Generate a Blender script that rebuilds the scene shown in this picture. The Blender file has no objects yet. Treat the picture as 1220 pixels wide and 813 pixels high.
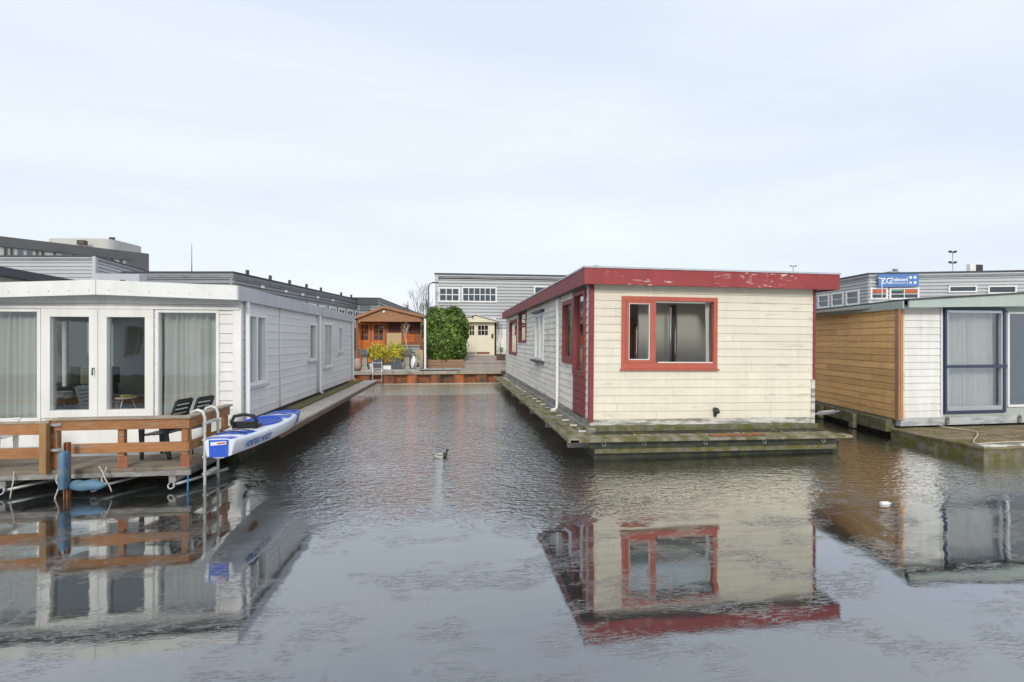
import bpy, math, random
import numpy as np
from mathutils import Vector, Matrix, Euler
random.seed(7); rng = np.random.default_rng(7)
R = math.radians
sc = bpy.context.scene
COL = sc.collection

# ------------------------------------------------------------------ camera
H = 2.2; F = 576.0; A = math.atan(72 / F); sa, ca = math.sin(A), math.cos(A)
cd = bpy.data.cameras.new('camera'); cam = bpy.data.objects.new('camera', cd); COL.objects.link(cam)
cam.location = (0, 0, H); cam.rotation_euler = (R(90), 0, -A)
cd.sensor_width = 36; cd.lens = 36 * F / 1220; cd.clip_end = 3000; cd.clip_start = .05
sc.camera = cam
# ------------------------------------------------------------------ world and sun
SUN_EL, SUN_AZ = R(30), R(188)        # behind the camera, soft winter light
w = bpy.data.worlds.new('World'); sc.world = w; w.use_nodes = True
nt = w.node_tree; N = nt.nodes; L = nt.links
bg = N['Background']; bg.inputs[1].default_value = 0.1
sky = N.new('ShaderNodeTexSky'); sky.sky_type = 'NISHITA'; sky.sun_disc = False
sky.sun_elevation = SUN_EL; sky.sun_rotation = SUN_AZ; sky.dust_density = 2.0
tc = N.new('ShaderNodeTexCoord')
mp = N.new('ShaderNodeMapping'); mp.inputs['Scale'].default_value = (.75, 1.5, 4.6); mp.inputs['Rotation'].default_value = (0.15, .62, 0.2)
nz = N.new('ShaderNodeTexNoise'); nz.inputs['Scale'].default_value = 1.15; nz.inputs['Detail'].default_value = 5; nz.inputs['Roughness'].default_value = .5; nz.inputs['Distortion'].default_value = .35
cr = N.new('ShaderNodeValToRGB')
cr.color_ramp.elements[0].position = .33; cr.color_ramp.elements[0].color = (6.35, 7.05, 8.2, 1)
cr.color_ramp.elements[1].position = .72; cr.color_ramp.elements[1].color = (7.8, 8.4, 9.1, 1)
mx = N.new('ShaderNodeMixRGB'); mx.inputs[0].default_value = .96
L.new(tc.outputs['Generated'], mp.inputs[0]); L.new(mp.outputs[0], nz.inputs[0]); L.new(nz.outputs[0], cr.inputs[0])
L.new(sky.outputs[0], mx.inputs[1]); L.new(cr.outputs[0], mx.inputs[2]); L.new(mx.outputs[0], bg.inputs[0])
sd = bpy.data.lights.new('sun', 'SUN'); sd.energy = 1.6; sd.angle = R(14); sd.color = (1, .95, .86)
so = bpy.data.objects.new('sun', sd); COL.objects.link(so)
sdir = Vector((math.sin(SUN_AZ) * math.cos(SUN_EL), math.cos(SUN_AZ) * math.cos(SUN_EL), math.sin(SUN_EL)))
so.rotation_euler = sdir.to_track_quat('Z', 'Y').to_euler(); so.location = (0, -20, 20)
sc.view_settings.view_transform = 'Standard'; sc.view_settings.look = 'None'
sc.view_settings.gamma = 1; sc.view_settings.exposure = 0.27
sc.cycles.max_bounces = 8; sc.cycles.transparent_max_bounces = 12

# ------------------------------------------------------------------ plan helpers (metres, canal runs along +Y, water at z = 0)
def ray(px): u = (px - 610) / F; return (u * ca + sa, ca - u * sa)
def at(px, D): d = ray(px); return (d[0] * D, d[1] * D)
def on_y(px, Y): d = ray(px); return Y * d[0] / d[1]
def on_x(px, X): d = ray(px); return X * d[1] / d[0]
def zz(py, x, y): return H - (py - 406.5) / F * (x * sa + y * ca)

# ------------------------------------------------------------------ materials
MATS = {}
def M(name, base, rough=.6, var=.12, vs=2.5, streak=0, grime=None, gsc=3, gth=.58, gw=.08, gstretch=(1, 1, 1), bump=.15, bs=30,
      pitch=0, pvar=0, spec=.35, metal=0, stretch=(1, 1, 1), low=None, lowz=0, loww=.4, island=0, trans=0, gmask=None):
    if name in MATS: return MATS[name]
    m = bpy.data.materials.new(name); m.use_nodes = True; MATS[name] = m
    nt = m.node_tree; N = nt.nodes; L = nt.links; b = N['Principled BSDF']
    b.inputs['Roughness'].default_value = rough; b.inputs['Metallic'].default_value = metal
    b.inputs['Specular IOR Level'].default_value = spec
    tc = N.new('ShaderNodeTexCoord')
    def noise(scale, st=(1, 1, 1), detail=5, off=0):
        mp = N.new('ShaderNodeMapping'); mp.inputs['Scale'].default_value = st; mp.inputs['Location'].default_value = (off, off, off)
        n = N.new('ShaderNodeTexNoise'); n.inputs['Scale'].default_value = scale; n.inputs['Detail'].default_value = detail
        n.inputs['Roughness'].default_value = .6
        L.new(tc.outputs['Object'], mp.inputs[0]); L.new(mp.outputs[0], n.inputs[0]); return n.outputs[0]
    def rng_(src, a, b_, c=0, d=1):
        r = N.new('ShaderNodeMapRange'); r.inputs[1].default_value = a; r.inputs[2].default_value = b_
        r.inputs[3].default_value = c; r.inputs[4].default_value = d; L.new(src, r.inputs[0]); return r.outputs[0]
    def scalecol(col, fac):
        v = N.new('ShaderNodeVectorMath'); v.operation = 'SCALE'; L.new(col, v.inputs[0]); L.new(fac, v.inputs['Scale']); return v.outputs[0]
    def mix(a, b_, f):
        x = N.new('ShaderNodeMixRGB'); L.new(a, x.inputs[1]); L.new(f, x.inputs[0])
        if isinstance(b_, tuple): x.inputs[2].default_value = (*b_, 1)
        else: L.new(b_, x.inputs[2])
        return x.outputs[0]
    rgb = N.new('ShaderNodeRGB'); rgb.outputs[0].default_value = (*base, 1); c = rgb.outputs[0]
    if var: c = scalecol(c, rng_(noise(vs, stretch), .3, .7, 1 - var, 1 + var))
    if streak: c = scalecol(c, rng_(noise(7, (1, 1, .07), off=3), .35, .7, 1 + streak * .3, 1 - streak))
    if pitch:
        sp = N.new('ShaderNodeSeparateXYZ'); L.new(tc.outputs['Object'], sp.inputs[0])
        dv = N.new('ShaderNodeMath'); dv.operation = 'DIVIDE'; dv.inputs[1].default_value = pitch; L.new(sp.outputs[2], dv.inputs[0])
        fl = N.new('ShaderNodeMath'); fl.operation = 'FLOOR'; L.new(dv.outputs[0], fl.inputs[0])
        wn = N.new('ShaderNodeTexWhiteNoise'); wn.noise_dimensions = '1D'; L.new(fl.outputs[0], wn.inputs['W'])
        c = scalecol(c, rng_(wn.outputs[0], 0, 1, 1 - pvar, 1 + pvar))
    if island:
        g = N.new('ShaderNodeNewGeometry'); c = scalecol(c, rng_(g.outputs['Random Per Island'], 0, 1, 1 - island, 1 + island))
    if grime:
        f = rng_(noise(gsc, gstretch, 7, 9), gth - gw, gth + gw)
        if gmask:
            mm = N.new('ShaderNodeMath'); mm.operation = 'MULTIPLY'; L.new(f, mm.inputs[0]); L.new(rng_(noise(gmask[0], (1, 1, 1), 2, 4), gmask[1], gmask[2]), mm.inputs[1]); f = mm.outputs[0]
        c = mix(c, grime, f)
    if low:   # dirt or moss growing up from the bottom, height in object z
        sp = N.new('ShaderNodeSeparateXYZ'); L.new(tc.outputs['Object'], sp.inputs[0])
        nn = noise(5, (1, 1, .6), 6, 5)
        ad = N.new('ShaderNodeMath'); ad.operation = 'MULTIPLY_ADD'; ad.inputs[1].default_value = -loww * 1.6; L.new(nn, ad.inputs[0]); L.new(sp.outputs[2], ad.inputs[2])
        f = rng_(ad.outputs[0], lowz - loww * .8, lowz + loww * .2 , 1, 0); c = mix(c, low, f)
    L.new(c, b.inputs['Base Color'])
    if bump:
        bn = N.new('ShaderNodeBump'); bn.inputs['Strength'].default_value = bump; bn.inputs['Distance'].default_value = .02
        L.new(noise(bs, stretch, 4), bn.inputs['Height']); L.new(bn.outputs[0], b.inputs['Normal'])
    if trans:
        t = N.new('ShaderNodeBsdfTranslucent'); L.new(c, t.inputs[0]); ms = N.new('ShaderNodeMixShader'); ms.inputs[0].default_value = trans
        L.new(b.outputs[0], ms.inputs[1]); L.new(t.outputs[0], ms.inputs[2]); L.new(ms.outputs[0], N['Material Output'].inputs[0])
    return m

def glass(name, tint=.75, refl=.1, col=(.985, 1, .99)):
    if name in MATS: return MATS[name]
    m = bpy.data.materials.new(name); m.use_nodes = True; MATS[name] = m
    nt = m.node_tree; N = nt.nodes; L = nt.links; N.remove(N['Principled BSDF'])
    t = N.new('ShaderNodeBsdfTransparent'); t.inputs[0].default_value = (tint * col[0], tint * col[1], tint * col[2], 1)
    g = N.new('ShaderNodeBsdfGlossy'); g.inputs['Roughness'].default_value = .015; g.inputs[0].default_value = (.93, .96, .97, 1)
    tc = N.new('ShaderNodeTexCoord'); n = N.new('ShaderNodeTexNoise'); n.inputs['Scale'].default_value = 1.3
    b = N.new('ShaderNodeBump'); b.inputs['Strength'].default_value = .08; b.inputs['Distance'].default_value = .05
    L.new(tc.outputs['Object'], n.inputs[0]); L.new(n.outputs[0], b.inputs['Height']); L.new(b.outputs[0], g.inputs['Normal'])
    lw = N.new('ShaderNodeLayerWeight'); lw.inputs[0].default_value = .5
    pw = N.new('ShaderNodeMath'); pw.operation = 'POWER'; pw.inputs[1].default_value = 4.5; L.new(lw.outputs['Facing'], pw.inputs[0])
    ad = N.new('ShaderNodeMath'); ad.operation = 'MULTIPLY_ADD'; ad.use_clamp = True; ad.inputs[1].default_value = .9; ad.inputs[2].default_value = .035 + refl; L.new(pw.outputs[0], ad.inputs[0])
    ms = N.new('ShaderNodeMixShader'); L.new(ad.outputs[0], ms.inputs[0]); L.new(t.outputs[0], ms.inputs[1]); L.new(g.outputs[0], ms.inputs[2])
    L.new(ms.outputs[0], N['Material Output'].inputs[0]); return m

cream = M('cream_paint', (.76, .71, .57), .5, .05, 1.2, .06, island=.03, low=(.42, .40, .30), lowz=-2.2, loww=.35, bump=.1, bs=18, stretch=(1, 1, 6), grime=(.56, .52, .42), gsc=2.6, gth=.66, gw=.06, gstretch=(.5, 1, 3))
creamside = M('weathered_cream_paint', (.77, .73, .65), .6, .09, 1.5, .10, island=.05, bump=.1, bs=18, grime=(.45, .43, .38), gsc=3, gth=.64, gw=.08, gstretch=(1, .5, 2.5))
red = M('red_paint', (.24, .052, .055), .45, .10, 3, .06, bump=.1)
redfrm = M('red_window_paint', (.49, .125, .085), .42, .08, 3, .04, bump=.08)
redpeel = M('peeling_red_paint', (.34, .06, .06), .5, .14, 2.5, .12, grime=(.62, .50, .47), gsc=14, gth=.60, gw=.012, gstretch=(.45, .6, 1.5), gmask=(.75, .49, .58), bump=.2)
redold = M('faded_red_paint', (.25, .065, .065), .6, .16, 3, .1, grime=(.45, .33, .30), gsc=8, gth=.68, gw=.03, gstretch=(1, .3, 1.5))
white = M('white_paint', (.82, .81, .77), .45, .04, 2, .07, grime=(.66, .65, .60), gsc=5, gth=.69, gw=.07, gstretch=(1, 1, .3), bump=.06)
whitewall = M('white_siding_paint', (.79, .78, .74), .5, .05, 1.5, .12, grime=(.62, .61, .56), gsc=4, gth=.66, gw=.07, gstretch=(1, 1, .4), island=.02, bump=.08)
pvc = M('white_plastic', (.80, .80, .78), .35, .03, 2, .05, bump=0)
greyside = M('pale_grey_siding_paint', (.70, .695, .70), .5, .05, 1.2, .07, island=.04, grime=(.74, .75, .77), gsc=2.2, gth=.64, gw=.08, gstretch=(1, .4, 2.5), bump=.08)
zincedge = M('grey_metal_trim', (.52, .53, .56), .45, .08, 2, .08, metal=.1)
roofm = M('roofing_felt', (.24, .25, .26), .9, .2, 1.2, bump=.3)
orange = M('oiled_orange_timber', (.94, .56, .22), .5, .16, 3, .10, island=.13, stretch=(1, .6, 9), bump=.15, grime=(.66, .38, .17), gsc=2, gth=.66, gw=.08, gstretch=(.6, .6, 3))
orange_trim = M('oiled_timber_trim', (.44, .25, .14), .5, .12, 4, bump=.1)
sage = M('pale_sage_paint', (.44, .51, .46), .5, .05, 2, .06, bump=.06)
navy = M('navy_frame', (.045, .06, .105), .35, .1, 3, bump=0)
alu = M('brushed_aluminium', (.62, .63, .64), .35, .06, 4, metal=.7, bump=.05)
galv = M('galvanised_steel', (.42, .43, .43), .5, .15, 5, metal=.5, grime=(.25, .18, .12), gsc=6, gth=.66, bump=.1)
deckw = M('weathered_deck_timber', (.23, .19, .14), .8, .22, 3, stretch=(1.2, 10, 10), island=.14, grime=(.12, .10, .07), gsc=3, gth=.60, bump=.3)
decky = M('grey_deck_planks', (.45, .44, .42), .8, .12, 3, island=.08, bump=.2, grime=(.30, .28, .25), gsc=2, gth=.6)
railw = M('orange_brown_rail_timber', (.36, .165, .065), .6, .22, 2.5, .08, stretch=(2, 2, 14), grime=(.30, .26, .21), gsc=4, gth=.62, gw=.06, gstretch=(.5, 1, 3), island=.12, bump=.25)
railtop = M('weathered_rail_capping', (.34, .28, .21), .8, .2, 3, stretch=(2, 2, 10), bump=.3)
mossdeck = M('mossy_deck_boards', (.27, .245, .185), .85, .25, 4, island=.12, grime=(.125, .12, .035), gsc=4.4, gth=.50, gw=.10, gstretch=(1.2, .5, 1), bump=.5, bs=40)
mossconc = M('mossy_concrete', (.19, .175, .135), .85, .3, 6, .2, grime=(.12, .12, .03), gsc=5.2, gth=.50, gw=.10, gstretch=(1, 1, 1.6), bump=.5, bs=30)
darkhull = M('dark_wet_hull', (.035, .038, .03), .45, .3, 3, grime=(.07, .075, .03), gsc=4, gth=.55, bump=.3)
weather = M('weathered_grey_timber', (.23, .225, .21), .8, .25, 4, .2, grime=(.36, .34, .30), gsc=4, gth=.56, gstretch=(1, .4, 3), bump=.4)
palew = M('flaking_white_base_board', (.62, .60, .54), .7, .15, 3, grime=(.24, .24, .20), gsc=4, gth=.52, gw=.06, gstretch=(.5, 1, 3), bump=.3)
rust = M('rusty_sheet_pile', (.44, .14, .045), .85, .3, 1.4, .3, grime=(.09, .065, .05), gsc=1.1, gth=.50, gw=.10, gstretch=(1, 1, .5), low=(.09, .075, .055), lowz=-.2, loww=.25, bump=.4)
rustlt = M('rust', (.30, .12, .06), .8, .25, 6, bump=.3)
capw = M('grey_timber_capping', (.38, .33, .27), .8, .2, 2, .1, stretch=(.6, 4, 4), grime=(.22, .19, .15), gsc=3, gth=.58, bump=.3)
curtain_m = M('white_curtain_cloth', (.88, .89, .86), .9, .03, 4, bump=0, trans=.35)
curtain_g = M('grey_curtain_cloth', (.72, .69, .65), .9, .05, 4, bump=0, trans=.3)
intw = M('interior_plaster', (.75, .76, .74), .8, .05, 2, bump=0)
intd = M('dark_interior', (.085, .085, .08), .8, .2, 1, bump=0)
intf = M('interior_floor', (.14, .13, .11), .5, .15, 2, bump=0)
darkpl = M('charcoal_plastic', (.045, .05, .055), .45, .1, 4, bump=.05)
black = M('black_rubber', (.015, .015, .016), .5, .1, 4, bump=.1)
blue = M('royal_blue_plastic', (.03, .10, .55), .3, .06, 4, bump=.04, grime=(.10, .18, .55), gsc=5, gth=.66)
kayw = M('white_kayak_plastic', (.72, .76, .80), .3, .05, 3, .05, bump=.04, grime=(.55, .57, .56), gsc=5, gth=.66)
fender = M('faded_blue_vinyl', (.10, .19, .28), .55, .18, 5, .1, grime=(.20, .26, .28), gsc=6, gth=.62, bump=.2)
rope_m = M('pale_rope', (.55, .48, .40), .9, .2, 20, bump=.4, bs=120)
ropeb = M('blue_rope', (.03, .22, .45), .8, .2, 20, bump=.3, bs=120)
clad = M('grey_profiled_metal_cladding', (.52, .52, .52), .45, .05, .4, .05, metal=.15, bump=0)
cladd = M('dark_grey_profiled_metal_cladding', (.33, .335, .34), .45, .06, .4, .04, metal=.15, bump=0)
claddark = M('anthracite_cladding', (.07, .075, .085), .5, .08, .5, bump=0)
brickd = M('dark_grey_brick', (.12, .118, .125), .8, .15, .4, .05, bump=.1, bs=4)
panelg = M('pale_grey_facade_panel', (.50, .50, .47), .6, .06, .5, bump=0)
beige = M('grey_beige_facade_panel', (.36, .33, .30), .7, .05, .4, bump=0)
conc = M('concrete', (.36, .355, .33), .85, .12, 2, .1, bump=.3)
paver = M('pinkish_paving', (.36, .31, .28), .85, .12, 3, island=.1, bump=.3)
soil = M('soil_and_gravel', (.16, .14, .11), .95, .3, 1.5, grime=(.08, .10, .03), gsc=.4, gth=.55, bump=.6)
cabin = M('orange_brown_cabin_timber', (.30, .10, .035), .55, .15, 4, island=.12, bump=.2)
cabinor = M('bright_orange_timber_frame', (.62, .15, .025), .5, .12, 4, bump=.1)
plyw = M('pale_plywood', (.60, .44, .24), .6, .08, 3, bump=.1)
tile = M('dark_roof_shingle', (.11, .095, .09), .85, .25, 6, bump=.4)
leafg = M('laurel_leaf', (.135, .22, .038), .35, .3, 1.6, island=.7, bump=0, trans=.2, spec=.5)
leafy = M('yellow_green_leaf', (.62, .55, .07), .5, .1, 2, island=.4, bump=0, trans=.3)
bark = M('grey_bark', (.19, .16, .14), .9, .2, 8, bump=.5)
twig = M('bare_twig', (.22, .18, .155), .9, .2, 8, bump=0)
planter = M('dark_planter', (.10, .11, .12), .7, .1, 4, bump=.1)
stone = M('grey_carved_stone', (.34, .315, .27), .85, .2, 5, grime=(.17, .18, .10), gsc=5, gth=.58, bump=.5)
planks = M('brown_planter_boards', (.30, .18, .11), .75, .2, 4, island=.1, stretch=(1, 4, 8), bump=.3)
lime = M('pale_lime_cushion', (.58, .58, .36), .8, .05, 5, bump=.1)
signb = M('blue_sign_board', (.10, .21, .48), .4, .04, 2, bump=0)
signw = M('white_sign_lettering', (.85, .86, .86), .4, 0, bump=0)
navyl = M('dark_blue_lettering', (.02, .06, .30), .4, 0, bump=0)
redl = M('red_lettering', (.60, .04, .04), .4, 0, bump=0)
orangep = M('orange_red_window_panel', (.55, .12, .05), .5, .05, 2, bump=0)
greenp = M('green_window_panel', (.25, .42, .24), .5, .05, 2, bump=0)
brickr = M('red_brick', (.28, .11, .07), .85, .15, 2, bump=.2)
G1 = glass('door_glass', .95, .09)
G2 = glass('window_glass', .95, .0)
G3 = glass('far_window_glass', .75, .06, (.85, .93, .95))

# ------------------------------------------------------------------ mesh builder
class MB:
    def __init__(s): s.v = []; s.f = []; s.mi = []; s.m = 0; s.sm = []
    def face(s, pts, smooth=False):
        b = len(s.v); s.v += [tuple(p) for p in pts]; s.f.append(tuple(range(b, b + len(pts)))); s.mi.append(s.m); s.sm.append(smooth)
    def hexa(s, p):  # 0-3 bottom ccw, 4-7 top
        b = len(s.v); s.v += [tuple(q) for q in p]
        for f in ((3, 2, 1, 0), (4, 5, 6, 7), (0, 1, 5, 4), (1, 2, 6, 5), (2, 3, 7, 6), (3, 0, 4, 7)):
            s.f.append(tuple(b + i for i in f)); s.mi.append(s.m); s.sm.append(False)
        return s
    def box(s, x0, x1, y0, y1, z0, z1):
        return s.hexa([(x0, y0, z0), (x1, y0, z0), (x1, y1, z0), (x0, y1, z0), (x0, y0, z1), (x1, y0, z1), (x1, y1, z1), (x0, y1, z1)])
    def prism(s, poly, z0, z1):
        n = len(poly); b = len(s.v)
        s.v += [(x, y, z0) for x, y in poly] + [(x, y, z1) for x, y in poly]
        fs = [tuple(b + i for i in reversed(range(n))), tuple(b + n + i for i in range(n))] + [(b + i, b + (i + 1) % n, b + n + (i + 1) % n, b + n + i) for i in range(n)]
        for f in fs: s.f.append(f); s.mi.append(s.m); s.sm.append(False)
        return s
    def extr(s, poly3, off):  # planar polygon extruded by a vector
        n = len(poly3); b = len(s.v); o = Vector(off)
        s.v += [tuple(p) for p in poly3] + [tuple(Vector(p) + o) for p in poly3]
        fs = [tuple(b + i for i in reversed(range(n))), tuple(b + n + i for i in range(n))] + [(b + i, b + (i + 1) % n, b + n + (i + 1) % n, b + n + i) for i in range(n)]
        for f in fs: s.f.append(f); s.mi.append(s.m); s.sm.append(False)
        return s
    def tube(s, path, r, seg=8, cap=True):
        path = [Vector(p) for p in path]; n = len(path); rings = []
        rr = r if isinstance(r, (list, tuple)) else [r] * n
        up = Vector((0, 0, 1)); prev = None
        for i, p in enumerate(path):
            t = (path[min(i + 1, n - 1)] - path[max(i - 1, 0)]).normalized()
            if prev is None: a = t.cross(up if abs(t.z) < .9 else Vector((1, 0, 0))).normalized()
            else: a = (prev - t * prev.dot(t)).normalized()
            prev = a; b2 = t.cross(a); base = len(s.v)
            for k in range(seg):
                th = 2 * math.pi * k / seg; s.v.append(tuple(p + (a * math.cos(th) + b2 * math.sin(th)) * rr[i]))
            rings.append(base)
        for i in range(n - 1):
            for k in range(seg):
                k2 = (k + 1) % seg
                s.f.append((rings[i] + k, rings[i] + k2, rings[i + 1] + k2, rings[i + 1] + k)); s.mi.append(s.m); s.sm.append(True)
        if cap:
            s.f.append(tuple(rings[0] + k for k in reversed(range(seg)))); s.mi.append(s.m); s.sm.append(False)
            s.f.append(tuple(rings[-1] + k for k in range(seg))); s.mi.append(s.m); s.sm.append(False)
        return s
    def loft(s, rings, close=True, caps=True, smooth=True):
        n = len(rings[0]); bs_ = []
        for r in rings: bs_.append(len(s.v)); s.v += [tuple(p) for p in r]
        for i in range(len(rings) - 1):
            for k in range(n if close else n - 1):
                k2 = (k + 1) % n; s.f.append((bs_[i] + k, bs_[i] + k2, bs_[i + 1] + k2, bs_[i + 1] + k)); s.mi.append(s.m); s.sm.append(smooth)
        if caps:
            s.f.append(tuple(bs_[0] + k for k in reversed(range(n)))); s.mi.append(s.m); s.sm.append(False)
            s.f.append(tuple(bs_[-1] + k for k in range(n))); s.mi.append(s.m); s.sm.append(False)
        return s
    def lathe(s, cx, cy, prof, seg=16):
        return s.loft([[(cx + r * math.cos(2 * math.pi * k / seg), cy + r * math.sin(2 * math.pi * k / seg), z) for k in range(seg)] for r, z in prof])
    def build(s, name, mat, parent=None, bevel=0):
        me = bpy.data.meshes.new(name)
        o0 = Vector(parent['org']) if parent is not None and 'org' in parent.keys() else Vector((0, 0, 0))
        me.from_pydata([(v[0] - o0[0], v[1] - o0[1], v[2] - o0[2]) for v in s.v], [], s.f)
        for m in (mat if isinstance(mat, (list, tuple)) else [mat]): me.materials.append(m)
        me.polygons.foreach_set('material_index', s.mi); me.polygons.foreach_set('use_smooth', s.sm); me.update()
        o = bpy.data.objects.new(name, me); COL.objects.link(o)
        if parent is not None:
            o.parent = parent
            if 'org' in parent.keys(): o['org'] = parent['org']
        if bevel:
            b = o.modifiers.new('bevel', 'BEVEL'); b.width = bevel; b.segments = 2; b.limit_method = 'ANGLE'
        return o

def tag(o, label=None, cat=None, group=None, kind=None):
    if label: o['label'] = label
    if cat: o['category'] = cat
    if group: o['group'] = group
    if kind: o['kind'] = kind
    return o
def thing(name, loc, label, cat, group=None, rz=0):
    o = bpy.data.objects.new(name, None); COL.objects.link(o); o.location = loc; o.rotation_euler.z = rz; o.empty_display_size = .2
    o['org'] = tuple(loc); return tag(o, label, cat, group)
def local(o): o['org'] = (0, 0, 0); return o     # parts given in the thing's own frame
def single(mb, name, mat, loc, label, cat, group=None, kind=None, bevel=0):
    d = bpy.data.objects.new('x', None); d['org'] = tuple(loc)
    o = mb.build(name, mat, None, bevel)
    for v in o.data.vertices: v.co -= Vector(loc)
    o.location = loc; bpy.data.objects.remove(d); return tag(o, label, cat, group, kind)
def copy_tree(o, parent=None):
    c = o.copy(); COL.objects.link(c); c.parent = parent
    for ch in [x for x in bpy.data.objects if x.parent == o]: copy_tree(ch, c)
    return c

# ------------------------------------------------------------------ walls
class Wall:
    def __init__(s, P0, P1):
        s.p = Vector(P0); d = Vector(P1) - s.p; s.len = d.length; s.d = d.normalized(); s.n = Vector((s.d.y, -s.d.x))
    def pt(s, a, z, o=0): q = s.p + s.d * a + s.n * o; return (q.x, q.y, z)
    def s_of(s, px):
        r = ray(px); det = r[0] * -s.d.y - r[1] * -s.d.x
        t = (s.p.x * -s.d.y - s.p.y * -s.d.x) / det
        q = Vector((r[0] * t, r[1] * t)); return (q - s.p).dot(s.d)
    def z_of(s, py, a): q = s.p + s.d * a; return zz(py, q.x, q.y)
    def rect(s, px0, py0, px1, py1):
        a, b = sorted((s.s_of(px0), s.s_of(px1))); m = (a + b) / 2; return (a, b, s.z_of(py1, m), s.z_of(py0, m))
    def box(s, mb, a0, a1, z0, z1, o0, o1):
        return mb.hexa([s.pt(a0, z0, o1), s.pt(a1, z0, o1), s.pt(a1, z0, o0), s.pt(a0, z0, o0), s.pt(a0, z1, o1), s.pt(a1, z1, o1), s.pt(a1, z1, o0), s.pt(a0, z1, o0)])
    def siding(s, mb, z0, z1, ops=(), pitch=.155, th=.1, lap=.018, rib=False, a0=0, a1=None, gap=.009, gout=-.014, gm=0, joints=0):
        a1 = s.len if a1 is None else a1
        nr = max(1, round((z1 - z0) / pitch)); rows = [z0 + (z1 - z0) * i / nr for i in range(nr + 1)]
        for i in range(len(rows) - 1):
            r0, r1 = rows[i], rows[i + 1]; jo = []
            if joints:
                x_ = random.uniform(.3, joints)
                while x_ < a1: jo.append((x_ - .002, x_ + .002, r0 - .001, r1 + .001)); x_ += joints * random.uniform(.6, 1.2)
            subs = [(r0, r0 + (r1 - r0) * .30, -lap, -lap), (r0 + (r1 - r0) * .30, r0 + (r1 - r0) * .42, -lap, 0), (r0 + (r1 - r0) * .42, r0 + (r1 - r0) * .9, 0, 0), (r0 + (r1 - r0) * .9, r1, 0, -lap)] if rib else ([(r0, r1 - gap, lap, .004), (r1 - gap, r1, gout, gout)] if lap else [(r0, r1, 0, 0)])
            for (b0, b1, oa, ob) in subs:
                cuts = sorted({b0, b1} | {c for op in ops for c in (op[2], op[3]) if b0 < c < b1})
                for j in range(len(cuts) - 1):
                    c0, c1 = cuts[j], cuts[j + 1]; mid = (c0 + c1) / 2
                    ivs = [(a0, a1)]
                    for op in list(ops) + jo:
                        if op[2] < mid < op[3]:
                            nv = []
                            for (u, v) in ivs:
                                if op[1] <= u or op[0] >= v: nv.append((u, v)); continue
                                if op[0] > u: nv.append((u, op[0]))
                                if op[1] < v: nv.append((op[1], v))
                            ivs = nv
                    t0 = (c0 - b0) / (b1 - b0); t1 = (c1 - b0) / (b1 - b0)
                    mb.m = gm if (not rib and b0 != r0) else 0
                    e0 = oa + (ob - oa) * t0; e1 = oa + (ob - oa) * t1
                    for (u, v) in ivs:
                        mb.hexa([s.pt(u, c0, e0), s.pt(v, c0, e0), s.pt(v, c0, -th), s.pt(u, c0, -th), s.pt(u, c1, e1), s.pt(v, c1, e1), s.pt(v, c1, -th), s.pt(u, c1, -th)])
        mb.m = 0
        return mb
    def window(s, op, mat, parent, fw=.06, mull=(), trans=(), pane=None, o0=-.08, o1=.035, mw=.04, name='window', sill=None, grid=0, label=None, bottom=None):
        a0, a1, z0, z1 = op; mb = MB()
        s.box(mb, a0, a1, z1 - fw, z1, o0, o1); s.box(mb, a0, a1, z0, z0 + (bottom or fw), o0, o1)
        zb, zt = z0 + (bottom or fw), z1 - fw
        s.box(mb, a0, a0 + fw, zb, zt, o0, o1); s.box(mb, a1 - fw, a1, zb, zt, o0, o1)
        iw = a1 - a0 - 2 * fw; ih = zt - zb; xs = [a0 + fw + iw * m for m in mull]
        for x in xs: s.box(mb, x - mw / 2, x + mw / 2, zb, zt, o0 + .01, o1 - .004)
        for t in trans:
            ed = [a0 + fw] + [e for x in xs for e in (x - mw / 2, x + mw / 2)] + [a1 - fw]
            for k in range(0, len(ed), 2): s.box(mb, ed[k], ed[k + 1], zb + ih * t - mw / 2, zb + ih * t + mw / 2, o0 + .012, o1 - .007)
        o = mb.build(name, mat, parent, .004 if fw > .04 else 0)
        if label: o['label'] = label
        p = MB(); s.box(p, a0 + fw * .7, a1 - fw * .7, zb - fw * .3, zt + fw * .3, -.035, -.027); p.build('pane', pane or G2, o)
        if sill:
            q = MB(); s.box(q, a0 - .05, a1 + .05, z0 - .05, z0 - .002, 0, .075); q.build('sill', sill, o, .004)
        return o

def drape(W, a0, a1, z0, z1, o, amp=.035, per=.13, mat=None, label='', n=None, flare=0):
    n = n or int((a1 - a0) / .012); mb = MB(); rows = 5; pts = []
    ph = [random.uniform(-.6, .6) for _ in range(200)]
    for j in range(rows + 1):
        t = j / rows; row = []
        for i in range(n + 1):
            a = a0 + (a1 - a0) * i / n; k = (a - a0) / per; k = k + .42 * math.sin(k * .83 + ph[0] * 5) + .22 * math.sin(k * 2.1 + ph[1] * 6)
            off = o + amp * math.sin(2 * math.pi * k + ph[int(k) % 200] * .8 + .25 * t) * (.7 + .3 * t) + amp * .35 * math.sin(5.3 * k + 1)
            row.append(W.pt(a + .01 * math.sin(k * 2 + t * 3), z1 + (z0 - z1) * t, off))
        pts.append(row)
    mb.loft(pts, close=False, caps=False)
    c = W.pt((a0 + a1) / 2, z0, o)
    return single(mb, 'curtain', mat or curtain_m, c, label, 'curtain')

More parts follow.
